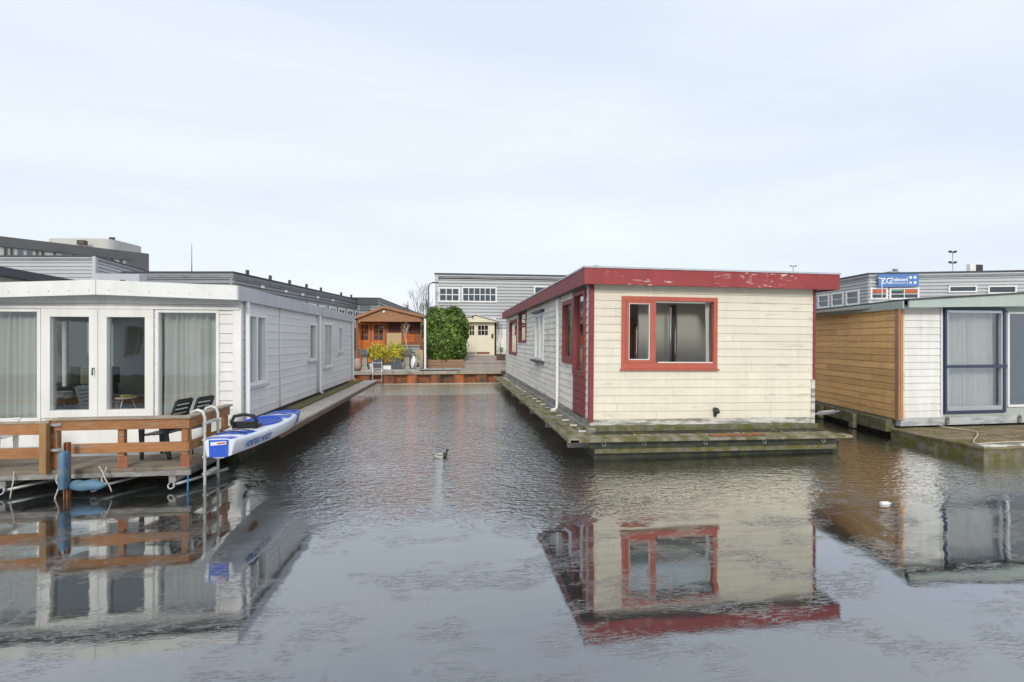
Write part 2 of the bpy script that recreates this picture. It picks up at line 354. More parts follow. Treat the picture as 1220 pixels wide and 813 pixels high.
# ------------------------------------------------------------------ water and land
def water_material():
    m = bpy.data.materials.new('canal_water'); m.use_nodes = True; nt = m.node_tree; N = nt.nodes; L = nt.links
    N.remove(N['Principled BSDF'])
    tc = N.new('ShaderNodeTexCoord'); P = tc.outputs['Object']
    def math_(op, a, b=None, c=None, clamp=False):
        n = N.new('ShaderNodeMath'); n.operation = op; n.use_clamp = clamp
        for i, x in enumerate((a, b, c)):
            if x is None: continue
            if isinstance(x, (int, float)): n.inputs[i].default_value = x
            else: L.new(x, n.inputs[i])
        return n.outputs[0]
    def noise(scale, st=(1, 1, 1), rot=0, detail=3, rough=.5, dist=0, loc=0):
        mp = N.new('ShaderNodeMapping'); mp.inputs['Scale'].default_value = st; mp.inputs['Rotation'].default_value = (0, 0, rot); mp.inputs['Location'].default_value = (loc, loc, 0)
        n = N.new('ShaderNodeTexNoise'); n.inputs['Scale'].default_value = scale; n.inputs['Detail'].default_value = detail; n.inputs['Roughness'].default_value = rough; n.inputs['Distortion'].default_value = dist
        L.new(P, mp.inputs[0]); L.new(mp.outputs[0], n.inputs[0]); return n.outputs[0]
    def rg(x, a, b, c=0, d=1):
        r = N.new('ShaderNodeMapRange'); r.interpolation_type = 'SMOOTHSTEP'
        for i, v in enumerate((a, b, c, d)): r.inputs[i + 1].default_value = v
        L.new(x, r.inputs[0]); return r.outputs[0]
    sp = N.new('ShaderNodeSeparateXYZ'); L.new(P, sp.inputs[0]); X, Y = sp.outputs[0], sp.outputs[1]
    # open, wind-rippled water at the head of the slip; thin ice film with frozen creases in front of it
    edge = noise(.9, detail=4, loc=2)
    yb = math_('MULTIPLY_ADD', edge, 1.6, -.8)
    ycut = math_('ADD', Y, yb)
    lim = math_('MULTIPLY_ADD', math_('MAXIMUM', math_('SUBTRACT', -1.4, X), 0), 1.25, 0)      # ice reaches further up beside the left boat
    rip = rg(math_('SUBTRACT', ycut, lim), 5.4, 6.6)
    rip = math_('MULTIPLY', rip, rg(noise(.45, detail=2, loc=5), .3, .6, .55, 1))
    r1 = noise(6.4, (.75, 1.5, 1), .35, 3, .5, .6)
    r2 = noise(15, (.8, 1.4, 1), -.3, 2, .5, .4)
    rh = math_('ADD', r1, math_('MULTIPLY', r2, .55))
    rh = math_('MULTIPLY', rh, math_('MULTIPLY', rip, rg(X, 1.2, 3.4, .046, .0160)))
    # ice: very low swells plus short scratches and creases
    swell = math_('MULTIPLY', noise(1.1, (.8, 1.5, 1), .2, 2, .5, .5, 8), .0030)
    cr = noise(11, (.40, 2.3, 1), .22, 6, .62, 1.3, 4)
    ridge = math_('ABSOLUTE', math_('SUBTRACT', cr, .5))
    ridge = rg(ridge, 0, .028, 1, 0)
    pm = rg(noise(1.3, (1, 1.4, 1), 0, 4, .6, .4, 11), .47, .66)
    creases = math_('MULTIPLY', math_('MULTIPLY', ridge, pm), .00075)
    grain = math_('MULTIPLY', noise(26, (.6, 1.6, 1), .15, 3, .6, .5), .00015)
    ice = math_('MULTIPLY', math_('ADD', creases, grain), math_('SUBTRACT', 1, rip))
    h = math_('ADD', math_('ADD', rh, swell), ice)
    b = N.new('ShaderNodeBump'); b.inputs['Strength'].default_value = 1; b.inputs['Distance'].default_value = 1; L.new(h, b.inputs['Height'])
    g = N.new('ShaderNodeBsdfGlossy'); g.inputs['Roughness'].default_value = .003; g.inputs[0].default_value = (.965, .98, .99, 1)
    L.new(b.outputs[0], g.inputs['Normal'])
    d = N.new('ShaderNodeBsdfDiffuse')
    dm = N.new('ShaderNodeMixRGB'); dm.inputs[1].default_value = (.012, .014, .010, 1); dm.inputs[2].default_value = (.022, .025, .024, 1)
    L.new(math_('SUBTRACT', 1, rip), dm.inputs[0]); L.new(dm.outputs[0], d.inputs[0])
    f = N.new('ShaderNodeFresnel'); f.inputs[0].default_value = 1.4; L.new(b.outputs[0], f.inputs['Normal'])
    fac = math_('ADD', math_('MULTIPLY', f.outputs[0], math_('MULTIPLY_ADD', rip, .9, 1.45)), math_('MULTIPLY_ADD', rip, -.03, .25), clamp=True)
    ms = N.new('ShaderNodeMixShader'); L.new(fac, ms.inputs[0]); L.new(d.outputs[0], ms.inputs[1]); L.new(g.outputs[0], ms.inputs[2])
    L.new(ms.outputs[0], N['Material Output'].inputs[0]); return m
QY = 25.0
mb = MB(); mb.face([(-400, -400, 0), (400, -400, 0), (400, QY + 3, 0), (-400, QY + 3, 0)]); tag(mb.build('water', water_material()), kind='structure')
mb = MB()
prof = [(QY + .25, .62), (QY + 3, .74), (QY + 7.2, 1.32), (QY + 25, 1.4), (900, 1.4)]
for xa, xb in ((-900, -5), (-5, 5), (5, 900)):
    for i in range(len(prof) - 1):
        mb.face([(xa, prof[i][0], prof[i][1]), (xb, prof[i][0], prof[i][1]), (xb, prof[i + 1][0], prof[i + 1][1]), (xa, prof[i + 1][0], prof[i + 1][1])])
mb.face([(-900, QY + .25, -1), (900, QY + .25, -1), (900, QY + .25, .62), (-900, QY + .25, .62)])
tag(mb.build('ground', soil), kind='structure')

# =================================================================== CREAM HOUSEBOAT
CY = 9.33; CX0 = on_y(703, CY); CX1 = on_y(968, CY); CYB = 24.3
cbz = .62; ctop = 3.32
c = thing('houseboat', ((CX0 + CX1) / 2, CY + 7, .3), 'cream clapboard houseboat with a peeling red roof edge and red framed windows', 'houseboat')
Wf = Wall((CX0, CY), (CX1, CY)); Ws = Wall((CX0, CYB), (CX0, CY))
fw_op = Wf.rect(739, 354.5, 853, 440)
wall = MB(); Wf.siding(wall, cbz, 3.312, [fw_op], joints=3.6, gap=.007, lap=.013, gout=-.008); wall.build('front_wall', cream, c)
s_door = Ws.rect(683.5, 347, 698, 497); s_door = (s_door[0], s_door[1], cbz - .02, s_door[3])
s_w1 = Ws.rect(670.5, 359, 683.2, 434); s_w1 = (s_w1[0], s_door[0] - .004, s_w1[2], s_w1[3])
s_w2 = Ws.rect(637.5, 374, 647.5, 430); s_w3 = Ws.rect(618, 371, 627, 409); s_w4 = Ws.rect(607, 382, 616, 423)
wall = MB(); Ws.siding(wall, cbz, 3.312, [s_door, s_w1, s_w2, s_w3, s_w4], joints=1.6); wall.build('side_wall', creamside, c)
Wrr = Wall((CX1, CY), (CX1, CYB)); wrr_added = [(4.2, 6.8, 1.2, 2.9), (8.2, 10, 1.2, 2.9), (.9, 2.9, 1.0, 2.95)]  # unseen right-wall windows, added to let daylight into the room
for q_ in wrr_added: Wrr.window(q_, redfrm, c, fw=.09, pane=G2)
mb = MB(); Wrr.siding(mb, cbz, 3.312, wrr_added); Wall((CX1, CYB), (CX0, CYB)).siding(mb, cbz, 3.2); mb.build('rear_wall', creamside, c)
# corner trims
mb = MB(); mb.box(CX0 - .035, CX0 + .055, CY - .035, CY + .05, cbz - .05, 3.31); mb.build('corner_trim', red, c, .004)
mb = MB(); mb.box(CX1 - .018, CX1 + .03, CY - .035, CY + .05, cbz + .8, 3.31); mb.build('corner_trim', red, c, .004)
mb = MB(); mb.box(CX1 - .05, CX1 + .03, CY - .03, CY + .05, cbz - .2, cbz + .79); mb.build('corner_trim', palew, c, .004)
# roof
FX0, FX1, FY0, FY1 = CX0 - .20, CX1 + .42, CY - .22, CYB + .2
zt, zb = 3.60, 3.285
SKX0, SKX1, SKY0, SKY1 = 3.6, 6.6, CY + .7, CY + 2.7
def ringbox(mb, x0, x1, y0, y1, z0, z1):
    mb.box(x0, x1, y0, SKY0, z0, z1); mb.box(x0, x1, SKY1, y1, z0, z1); mb.box(x0, SKX0, SKY0, SKY1, z0, z1); mb.box(SKX1, x1, SKY0, SKY1, z0, z1)
mb = MB(); ringbox(mb, FX0 + .03, FX1 - .03, FY0 + .03, FY1 - .03, zb + .03, zt - .02); roof = mb.build('roof', roofm, c)
mb = MB(); mb.box(SKX0 + .002, SKX1 - .002, SKY0 + .002, SKY1 - .002, zt - .06, zt - .03); mb.build('added_skylight', G1, roof)  # roof opening out of view, added to brighten the room behind the front window
mb = MB(); mb.box(FX0, FX1, FY0, FY0 + .03, zb, zt); o = mb.build('fascia', redpeel, c, .004)
mb = MB(); mb.box(FX0, FX0 + .03, FY0 + .031, FY1, zb, zt); mb.build('fascia', redold, c, .004)
mb = MB(); mb.box(FX1 - .03, FX1, FY0 + .031, FY1, zb, zt); mb.build('fascia', redold, c, .004)
mb = MB()
for q in ((FX0 - .015, FX1 + .015, FY0 - .015, FY0 + .09), (FX0 - .015, FX0 + .09, FY0 + .09, FY1), (FX1 - .09, FX1 + .015, FY0 + .09, FY1)):
    mb.box(*q, zt + .001, zt + .035)
mb.build('roof_edge_trim', zincedge, roof)
mb = MB(); mb.box(CX0 - .14, FX1 - .1, FY0 + .05, FY0 + .2, zb - .002, zb + .03); 
mb = MB(); mb.lathe(on_y(708, CY + .3), CY + .3, [(.03, zt), (.03, zt + .09), (.07, zt + .095), (.07, zt + .12)], 10); mb.build('roof_vent', black, roof)
# front window: casement at left, large pane right
fwin = Wf.window(fw_op, redfrm, c, fw=.085, mull=[(Wf.s_of(778) - fw_op[0] - .085) / (fw_op[1] - fw_op[0] - .17)], mw=.06, pane=G2, bottom=.12)
a0, a1, z0, z1 = fw_op; am = Wf.s_of(778)
mb = MB()
ca0, ca1 = a0 + .088, am - .032
for q in ((ca0, ca1, z1 - .145, z1 - .087), (ca0, ca1, z0 + .122, z0 + .18), (ca0, ca0 + .06, z0 + .18, z1 - .145), (ca1 - .075, ca1, z0 + .18, z1 - .145)):
    Wf.box(mb, *q, -.02, .045)
mb.build('casement', redfrm, fwin, .005)
mb = MB(); g0_, g1_ = ca0 + .06, ca1 - .075
for q in ((g0_, g1_, z1 - .156, z1 - .146), (g0_, g1_, z0 + .181, z0 + .195), (g0_, g0_ + .01, z0 + .195, z1 - .156), (g1_ - .01, g1_, z0 + .195, z1 - .156)): Wf.box(mb, *q, -.01, .046)
mb.build('glazing_bead', white, fwin)
mb = MB(); Wf.box(mb, a0 - .03, a1 + .03, z0 - .03, z0 - .002, 0, .07); mb.build('sill', redfrm, fwin, .004)
mb = MB(); Wf.box(mb, am + .08, a1 - .1, z0 + .122, z0 + .14, -.02, .03); mb.build('bead', white, fwin)
# side openings
dr = Ws.window((s_door[0], s_door[1], cbz + .82, s_door[3]), red, c, fw=.11, pane=G1, name='door_glazing', o1=.05, bottom=.1)
mb = MB(); d = s_door; Ws.box(mb, d[0], d[1], cbz - .05, cbz + .818, -.08, .03)
for k in range(5): Ws.box(mb, d[0] + .07, d[1] - .07, cbz + .02 + k * .155, cbz + .02 + k * .155 + .14, .03, .044)
dr2 = mb.build('door', red, c, .004); dr.parent = dr2; dr['org'] = c['org']
mb = MB(); mb.tube([Ws.pt(d[0] + .06, 1.62, .05), Ws.pt(d[0] + .06, 1.62, .10), Ws.pt(d[0] + .18, 1.62, .10)], .012, 6); mb.build('handle', alu, dr2)
Ws.window(s_w1, red, c, fw=.10, pane=G1, o1=.045, bottom=.16)
Ws.window(s_w2, pvc, c, fw=.09, mull=[.5], pane=G1, o1=.04, mw=.2)
mb = MB(); a = s_w2; Ws.box(mb, a[0] - .08, a[1] + .08, a[3] + .002, a[3] + .07, 0, .14); mb.build('window_hood', claddark, c)
mb = MB(); Ws.box(mb, a[0] - .1, a[1] + .1, a[2] - .07, a[2] - .002, 0, .15); mb.build('window_sill', claddark, c)
Ws.window(s_w3, redold, c, fw=.10, pane=G1, o1=.045, trans=[.5])
Ws.window(s_w4, redold, c, fw=.10, pane=G1, o1=.045)
# base boards and pontoon
DZ_ = .385
mb = MB(); Wf.box(mb, 0, Wf.len, cbz - .12, cbz - .003, -.05, .012); mb.build('base_board', palew, c)
mb = MB(); Ws.box(mb, 0, Ws.len, cbz - .14, cbz - .003, -.05, .03); Ws.box(mb, 0, Ws.len + .2, cbz - .26, cbz - .143, -.05, .12); mb.build('base_board', weather, c)
mb = MB(); Wf.box(mb, -.13, Wf.len + .06, DZ_ - .02, cbz - .123, -.05, .10); mb.build('base_beam', mossconc, c, .01)
DZ = .385; DX0 = 2.10; DY0 = 8.51; DX1 = 7.75
mb = MB(); mb.box(CX0 - .08, CX1 + .15, 8.80, CYB, -.6, .22); mb.box(CX0 - .02, CX1 + .1, 9.0, CYB, .22, .40); mb.build('pontoon', darkhull, c)
mb = MB(); mb.extr([(CX0 - .10, 8.80, .09), (CX0 - .10, 8.80, .30), (CX0 - .10, 8.76, .29), (CX0 - .10, 8.68, .19), (CX0 - .10, 8.68, .09)], (CX1 - CX0 + .10, 0, 0)); mb.build('pontoon_ledge', mossconc, c, .01)
mb = MB()
for k in range(3): mb.box(DX0 + .02 - k * 0, DX1 - k * .12, DY0 + k * .27, DY0 + k * .27 + .255, DZ - .05, DZ + random.uniform(-.004, .004))
mb.build('front_deck', mossdeck, c, .006)
mb = MB()
y = DY0 + .82
while y < CYB - .1:
    y2 = min(y + 3.1, CYB)
    for k, xw in ((0, .20), (.215, .20), (.43, .18)):
        mb.box(DX0 + k, DX0 + k + xw, y, y2 - .012, DZ - .05, DZ + random.uniform(-.006, .006))
    y = y2
mb.box(DX0 - .01, DX0 + .19, DY0 + .0, DY0 + .815, DZ - .049, DZ + .012)
mb.build('side_deck', mossdeck, c, .005)
for k in range(22):      # pale cleats across the side deck
    yy = 9.2 + k * .68
    mb = MB(); mb.box(DX0 + .36, DX0 + .60, yy, yy + .05, DZ + .01, DZ + .04); mb.build('deck_cleat', palew, c)
for k in range(7): mb = MB(); mb.box(CX0 - .5, CX0 - .08, 9.1 + k * 2.2, 9.2 + k * 2.2, .12, DZ - .055); mb.build('deck_bracket', weather, c)
for k, px in enumerate((719, 767, 840, 910, 980)):    # ring bolts under the deck edge
    x = on_y(px, DY0 + .12); mb = MB()
    mb.tube([(x + .035 * math.cos(t), DY0 + .10, .28 + .035 * math.sin(t)) for t in np.linspace(0, 6.28, 11)], .008, 5); mb.build('mooring_ring', galv, c)
mb = MB(); mb.box(CX0 - .2, DX1 - .25, DY0 + .13, DY0 + .17, .20, DZ - .052); mb.build('edge_beam', darkhull, c)
mb = MB(); a = on_y(848, DY0 + .1); b = on_y(912, DY0 + .1); mb.box(a, b, DY0 + .10, DY0 + .22, DZ + .008, DZ + .03); single(mb, 'timber_strip', rustlt, (a, DY0 + .1, DZ), 'orange-red strip of wood lying along the mossy front deck edge', 'plank')
def litter(n, x0, x1, y0, y1, z, mat, label):
    mb = MB()
    for k_ in range(n):
        x_, y_ = random.uniform(x0, x1), random.uniform(y0, y1); a_ = random.uniform(0, 6.28); r_ = random.uniform(.008, .025)
        mb.face([(x_ + r_ * math.cos(a_ + q_) * (1 if q_ % 3.14 < 1 else .5), y_ + r_ * math.sin(a_ + q_), z + random.uniform(.002, .012)) for q_ in (0, 1.57, 3.14, 4.71)])
    tag(mb.build('debris', mat), label, 'debris', kind='stuff')
litter(160, 2.6, 7.4, 8.55, 9.25, .392, M('pale_crumbs', (.42, .38, .30), .9, .2, 9, island=.4, bump=0), 'crumbs of dirt and paint scattered on the mossy front deck of the cream houseboat')
litter(120, 2.15, 2.6, 9.3, 20, .392, MATS['pale_crumbs'], 'crumbs of dirt along the narrow side deck of the cream houseboat')
# down pipe
py_ = on_x(664, CX0 - .07); mb = MB()
mb.tube([(CX0 - .04, py_, 3.28), (CX0 - .08, py_, 3.2), (CX0 - .08, py_, .52), (CX0 - .12, py_ - .02, .45), (CX0 - .24, py_ - .05, .44)], .04, 10)
for z in (2.6, 1.5): mb.lathe(CX0 - .08, py_, [(.046, z), (.046, z + .05)], 10)
mb.build('downpipe', pvc, c)
py2 = CYB - .3; mb = MB(); mb.tube([(CX0 - .08, py2, 3.3), (CX0 - .08, py2, .5)], .035, 8); 
# vent with hood on the front
x = on_y(851, CY); z = zz(488, x, CY); mb = MB()
mb.tube([(x, CY + .02, z), (x, CY - .09, z), (x, CY - .13, z - .05)], [.05, .05, .045], 10); mb.lathe(x, CY - .03, [(.03, z - .14), (.03, z - .05)], 8); mb.build('vent_pipe', darkpl, c)
# interior
mb = MB(); mb.box(CX0 + .12, CX1 - .12, CY + .12, CYB - .12, cbz - .02, cbz + .03); mb.build('interior_floor', intf, c)
mb = MB()
xm = on_y(803, CY + 3.2)
mb.box(on_y(760, CY + 3.2), on_y(797, CY + 3.2), CY + 3.2, CY + 3.3, cbz + .03, 3.25); mb.box(on_y(806, CY + 3.2), CX1 - .12, CY + 3.2, CY + 3.3, cbz + .03, 3.25)
mb.build('interior_wall', M('interior_cream_wall', (.74, .72, .66), .8, .04, 1, bump=0), c)
mb = MB(); mb.box(CX1 - 1.3, CX1 - 1.0, CY + .5, CY + 1.4, cbz + .03, 2.6); mb.build('interior_cupboard', M('dark_cupboard', (.09, .11, .11), .6, .1, 2, bump=0), c)
mb = MB(); mb.box(on_y(797.5, CY + 3.2), on_y(805.5, CY + 3.2), CY + 3.3, CY + 3.4, cbz + .03, 3.25); mb.build('interior_door', M('dark_cupboard', (.09, .11, .11), .6, .1, 2, bump=0), c)
mb = MB(); ringbox(mb, CX0 + .12, CX1 - .12, CY + .12, CYB - .12, 3.2, 3.28); mb.build('ceiling', intw, c)
mb = MB(); xp = on_y(798, CY + 2.8); mb.tube([(xp, CY + 2.8, cbz + .03), (xp, CY + 2.8, 3.1)], .03, 8); mb.build('stove_pipe', alu, c)
drape(Wf, Wf.s_of(845), Wf.s_of(849.5), fw_op[2] + .1, fw_op[3] - .09, -.14, .015, .05, label='narrow white curtain at the right edge of the red framed front window')
drape(Wf, Wf.s_of(746), Wf.s_of(750), fw_op[2] + .15, fw_op[3] - .4, -.16, .015, .05, label='sliver of white curtain at the left edge of the red framed front window')
drape(Ws, s_w1[0] + .12, s_w1[1] - .3, s_w1[2] + .1, s_w1[3] - .1, -.16, .03, .12, label='white curtain in the long red framed window beside the red side door')
drape(Ws, s_w4[0] + .1, s_w4[1] - .1, s_w4[2] + .1, s_w4[3] - .1, -.12, .03, .12, label='white curtain in the farthest side window of the cream houseboat')
c.rotation_euler.y = .0085
for o in bpy.data.objects:
    if o.name.startswith('curtain') and o.parent is None: pass
# yellow leaf litter on the deck
mb = MB()
for k in range(9):
    x = on_y(760 + random.uniform(-14, 12), 8.95); y = 8.95 + random.uniform(-.1, .1); mb.face([(x, y, DZ + .012), (x + .04, y + .01, DZ + .02), (x + .05, y + .05, DZ + .012), (x + .01, y + .045, DZ + .025)])
tag(mb.build('fallen_leaves', leafy), 'few yellow fallen leaves on the mossy front deck of the cream houseboat', 'leaves', kind='stuff')

# =================================================================== WHITE HOUSEBOAT (left)
AY = 9.4; AX1 = on_y(286.5, AY); AX0 = -8.35; AYB = on_x(419, AX1); abz = .72; afz = .36
h = thing('houseboat', ((AX0 + AX1) / 2, AY + 5, .3), 'white and pale grey houseboat with white double glass doors behind a timber deck', 'houseboat')
Wf2 = Wall((AX0, AY), (AX1, AY)); Wr2 = Wall((AX1, AY), (AX1, AYB))
def Zf(py, px): return Wf2.z_of(py, Wf2.s_of(px))
dz0 = Zf(497, 120); dz1 = Zf(368.5, 120)
oL = (.35, Wf2.s_of(50), dz0 - .1, dz1); oD = (Wf2.s_of(51.5), Wf2.s_of(184.5), dz0, dz1); oR = (Wf2.s_of(186), Wf2.s_of(262), dz0 - .1, dz1)
mb = MB(); Wf2.siding(mb, abz + .05, dz1 + .1, [oL, oD, oR], pitch=.17); mb.build('front_wall', whitewall, h)
mb = MB(); Wf2.box(mb, 0, Wf2.len, afz - .02, abz + .046, -.1, -.01); mb.build('base_wall', white, h)
for k, (o, m) in enumerate(((oL, ()), (oR, ()))):
    Wf2.window(o, white, h, fw=.055, pane=G1, bottom=.1)
half = (oD[0] + oD[1]) / 2
for k, (x0, x1) in enumerate(((oD[0], half - .003), (half + .003, oD[1]))):
    d = Wf2.window((x0, x1, dz0, dz1), white, h, fw=.14, pane=G1, name='glass_door', bottom=.13, o1=.05)
    mb = MB(); hx = half - .06 if k == 0 else half + .06
    if k == 0:
        mb.tube([Wf2.pt(hx, 1.72, .05), Wf2.pt(hx, 1.72, .09), Wf2.pt(hx, 1.60, .095)], .011, 6); mb.build('handle', black, d)
mb = MB(); Wf2.box(mb, 0, Wf2.len, dz1 + .002, dz1 + .05, 0, .06); mb.build('head_trim', white, h)
# roof with shallow gable
ex0, ex1 = AX0 - .12, AX1 + .06; ey0, ey1 = AY - .30, AYB + .15; xr = on_y(114, ey0)
ze = zz(340.5, on_y(289.5, ey0), ey0); zr = zz(333.5, xr, ey0); zl = ze - .04
th = .255
mb = MB(); mb.extr([(ex0, ey0 + .031, zl - .03), (xr, ey0 + .031, zr - .03), (ex1 - .02, ey0 + .031, ze - .03), (ex1 - .02, ey0 + .031, ze - th + .02), (xr, ey0 + .031, zr - th + .03), (ex0, ey0 + .031, zl - th + .03)], (0, ey1 - ey0 - .05, 0)); roofA = mb.build('roof', roofm, h)
mb = MB(); mb.extr([(ex0, ey0, zl), (xr - .004, ey0, zr), (xr - .004, ey0, zr - th), (ex0, ey0, zl - th)], (0, .03, 0)); mb.build('fascia', white, h, .004)
mb = MB(); mb.extr([(xr + .004, ey0, zr), (ex1, ey0, ze), (ex1, ey0, ze - th), (xr + .004, ey0, zr - th)], (0, .03, 0)); mb.build('fascia', white, h, .004)
for x, z in ((ex0 + .3, 0),):
    pass
mb = MB()
for px in list(range(10, 290, 24)):
    x = on_y(px, ey0); z = (zr + (ze - zr) * (x - xr) / (ex1 - xr)) if x > xr else (zr + (zl - zr) * (xr - x) / (xr - ex0))
    mb = MB(); mb.tube([(x, ey0 - .006, z - .17), (x, ey0 + .01, z - .17)], .009, 6); mb.build('screw', galv, h)
mb = MB(); mb.box(ex1 - .0, ex1 + .03, ey0, ey1, ze - th, ze + .002); mb.build('fascia', zincedge, h, .004)
mb = MB(); mb.extr([(AX0, AY - .02, dz1 + .10), (AX1, AY - .02, dz1 + .10), (AX1, AY - .02, ze - th + .02), (xr, AY - .02, zr - th + .03), (AX0, AY - .02, zl - th + .03)], (0, .1, 0)); mb.build('gable_panel', white, h)
# roof light box and vent (on the roof)
x0, x1 = on_y(113, AY + 1.2), on_y(166, AY + 1.2); zq = zz(326, x0, AY + 1.2)
mb = MB(); mb.box(x0, x1, AY + 1.2, AY + 1.45, zr - .1, zq); ob = mb.build('roof_light', zincedge, roofA, .01)
xv = on_y(146, AY + 1.0); mb = MB(); mb.lathe(xv, AY + 1.0, [(.06, zr - .08), (.055, zr + .13), (.04, zr + .15), (.01, zr + .155)], 12); mb.build('roof_vent', black, roofA)
# side wall
w1 = Wr2.rect(293, 374, 315.5, 459); w2 = Wr2.rect(367, 385, 375.5, 430); w3 = Wr2.rect(385, 385, 394.5, 438); w4 = Wr2.rect(402.5, 389, 407, 420)
mb = MB(); Wr2.siding(mb, abz, ze - th + .02, [w1, w2, w3, w4], pitch=.17, lap=.014, gap=.026, gout=.018, gm=1); mb.build('side_wall', [greyside, white], h)  # white-painted joint strips also stand in for highlights caught on the board edges
Wr2.window(w1, white, h, fw=.07, mull=[.47], mw=.08, pane=G1, sill=zincedge, o1=.045)
Wr2.window(w2, white, h, fw=.07, mull=[], pane=G1, sill=zincedge, o1=.045)
Wr2.window(w3, white, h, fw=.07, mull=[.5], pane=G1, sill=zincedge, o1=.045)
Wr2.window(w4, white, h, fw=.06, pane=G1, sill=zincedge, o1=.04)
mb = MB(); Wall((AX1, AYB), (AX0, AYB)).siding(mb, abz, ze - th, pitch=.17); WLA = Wall((AX0, AYB), (AX0, AY)); wla_added = (6.2, 9.2, 1.0, 2.7); WLA.siding(mb, abz, zl - th, [wla_added], pitch=.17); mb.build('rear_wall', greyside, h)
WLA.window(wla_added, white, h, fw=.07, mull=[.5], pane=G1)  # extra window on the hidden left wall, added to light the interior
mb = MB(); mb.box(AX1 - .12, AX1 + .025, AY - .035, AY + .03, afz, dz1 + .09); mb.build('corner_trim', white, h, .004)
for yp in (AY + .14, on_x(381, AX1 + .07), AYB - .12):
    mb = MB(); mb.tube([(AX1 + .05, yp, ze - th), (AX1 + .07, yp, ze - th - .08), (AX1 + .07, yp, abz + .03), (AX1 + .16, yp, abz - .02)], .04, 10); mb.build('downpipe', pvc, h)
for yp in (on_x(334, AX1 + .03), on_x(378, AX1 + .03)):
    mb = MB(); mb.tube([(AX1 + .028, yp, ze - th), (AX1 + .028, yp, abz)], .012, 6); mb.build('cable_strip', pvc, h)
mb = MB(); mb.box(AX0 + .1, AX1 - .1, AY + .1, AYB - .1, .42, dz0 - .02); mb.build('interior_floor', intf, h)
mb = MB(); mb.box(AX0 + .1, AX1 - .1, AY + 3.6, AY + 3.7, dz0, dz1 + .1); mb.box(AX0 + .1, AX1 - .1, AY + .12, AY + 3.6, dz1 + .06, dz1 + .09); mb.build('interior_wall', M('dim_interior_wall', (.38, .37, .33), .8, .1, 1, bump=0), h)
mb = MB(); mb.box(AX0, AX1 - .02, AY + .02, AYB, -.6, abz - .12); mb.build('pontoon', darkhull, h)
# side walkway
WX = -3.02; wz = .60
mb = MB(); mb.box(AX1 + .0, AX1 + .30, AY + .1, AYB + .2, wz - .02, wz + .04); mb.build('gutter_strip', M('mossy_gutter_strip', (.16, .13, .08), .9, .2, 4, grime=(.17, .15, .03), gsc=4, gth=.5, bump=.5), h)
mb = MB(); y = AY - .3
while y < AYB + 1:
    mb.box(AX1 + .31, WX, y, min(y + 2.4, AYB + 1) - .008, wz - .04, wz); y += 2.4
mb.build('side_walkway', M('pale_walkway_board', (.42, .38, .33), .8, .08, 2, grime=(.30, .26, .21), gsc=3, gth=.6, bump=.2), h)
mb = MB(); mb.box(WX - .04, WX - .003, AY - .29, AYB + .98, wz - .14, wz - .043); mb.build('walkway_edge', M('brown_edge_board', (.17, .11, .07), .8, .2, 2, bump=.2), h)
# front deck
PX0 = -9.6; PX1 = -3.86; PY0 = 7.63
mb = MB(); mb.prism([(PX0, PY0 + .9), (PX1 + .02, PY0 + .9), (PX1 + .02, AY - .02), (PX0, AY - .02)], afz - .06, afz - .004); mb.build('inner_deck', decky, h)
mb = MB()
for k in range(6): mb.box(PX0, PX1 + .04 - .02 * (k % 2), PY0 + k * .148, PY0 + k * .148 + .14, afz - .05, afz + random.uniform(-.004, .006))
mb.build('outer_deck', deckw, h, .005)
mb = MB(); mb.box(PX0, PX1 + .05, PY0 + .01, PY0 + .05, afz - .13, afz - .052)
for px in (5, 115, 207):
    x = on_y(px, PY0 + .1); mb.box(x - .05, x + .05, PY0 + .06, AY, afz - .24, afz - .055)
mb.build('deck_beam', weather, h, .006)
for px, L_ in ((2, .9), (113, .75), (205, .8)):
    x = on_y(px, PY0); z = afz - .27; mb = MB()
    mb.tube([(x, PY0 + .02, z), (x + L_ * .55, PY0 + .75, z + .03)], .022, 8)
    mb.tube([(x - .01 + .045 * math.cos(t), PY0 - .0 + .02 * math.sin(t), z + .045 * math.sin(t)) for t in np.linspace(0, 6.28, 11)], .012, 6); mb.build('mooring_strut', galv, h)
# railing (part of the boat's deck)
rt = 1.085; mb = MB(); xg = on_y(59, PY0)
mb = MB()
mb.box(xg + .06, PX1, PY0, PY0 + .035, rt - .165, rt - .02); mb.box(xg + .22, PX1, PY0, PY0 + .035, rt - .50, rt - .36)
mb.box(PX0, xg - .03, PY0, PY0 + .035, rt - .215, rt - .06); mb.box(PX0, xg - .03, PY0, PY0 + .035, rt - .55, rt - .40)
mb.box(PX1, PX1 + .035, PY0 + .002, PY0 + 1.33, rt - .165, rt - .02); mb.box(PX1, PX1 + .035, PY0 + .002, PY0 + 1.33, rt - .50, rt - .36)
rail = mb.build('railing', railw, h, .004)
mb = MB(); mb.box(xg + .05, PX1 + .07, PY0 - .03, PY0 + .10, rt - .018, rt + .016); mb.box(PX1 - .06, PX1 + .07, PY0 + .102, PY0 + 1.36, rt - .018, rt + .016); mb.box(PX0, xg - .03, PY0 - .01, PY0 + .08, rt - .058, rt - .03); mb.build('rail_capping', railtop, rail, .005)
for px, wv in ((57.5, .07), (66, .085), (145, .085)):
    x = on_y(px, PY0 + .06); mb = MB(); mb.box(x - wv / 2, x + wv / 2, PY0 + .037, PY0 + .115, afz, rt - .022); mb.build('post', railw, rail, .005)
mb = MB(); mb.box(PX1 - .09, PX1 - .002, PY0 + .037, PY0 + .12, afz, rt - .022); mb.build('post', railw, rail, .005)
for yy in (PY0 + .66, PY0 + 1.25):
    mb = MB(); mb.box(PX1 - .08, PX1 - .002, yy, yy + .09, afz, rt - .022); mb.build('post', railw, rail, .005)
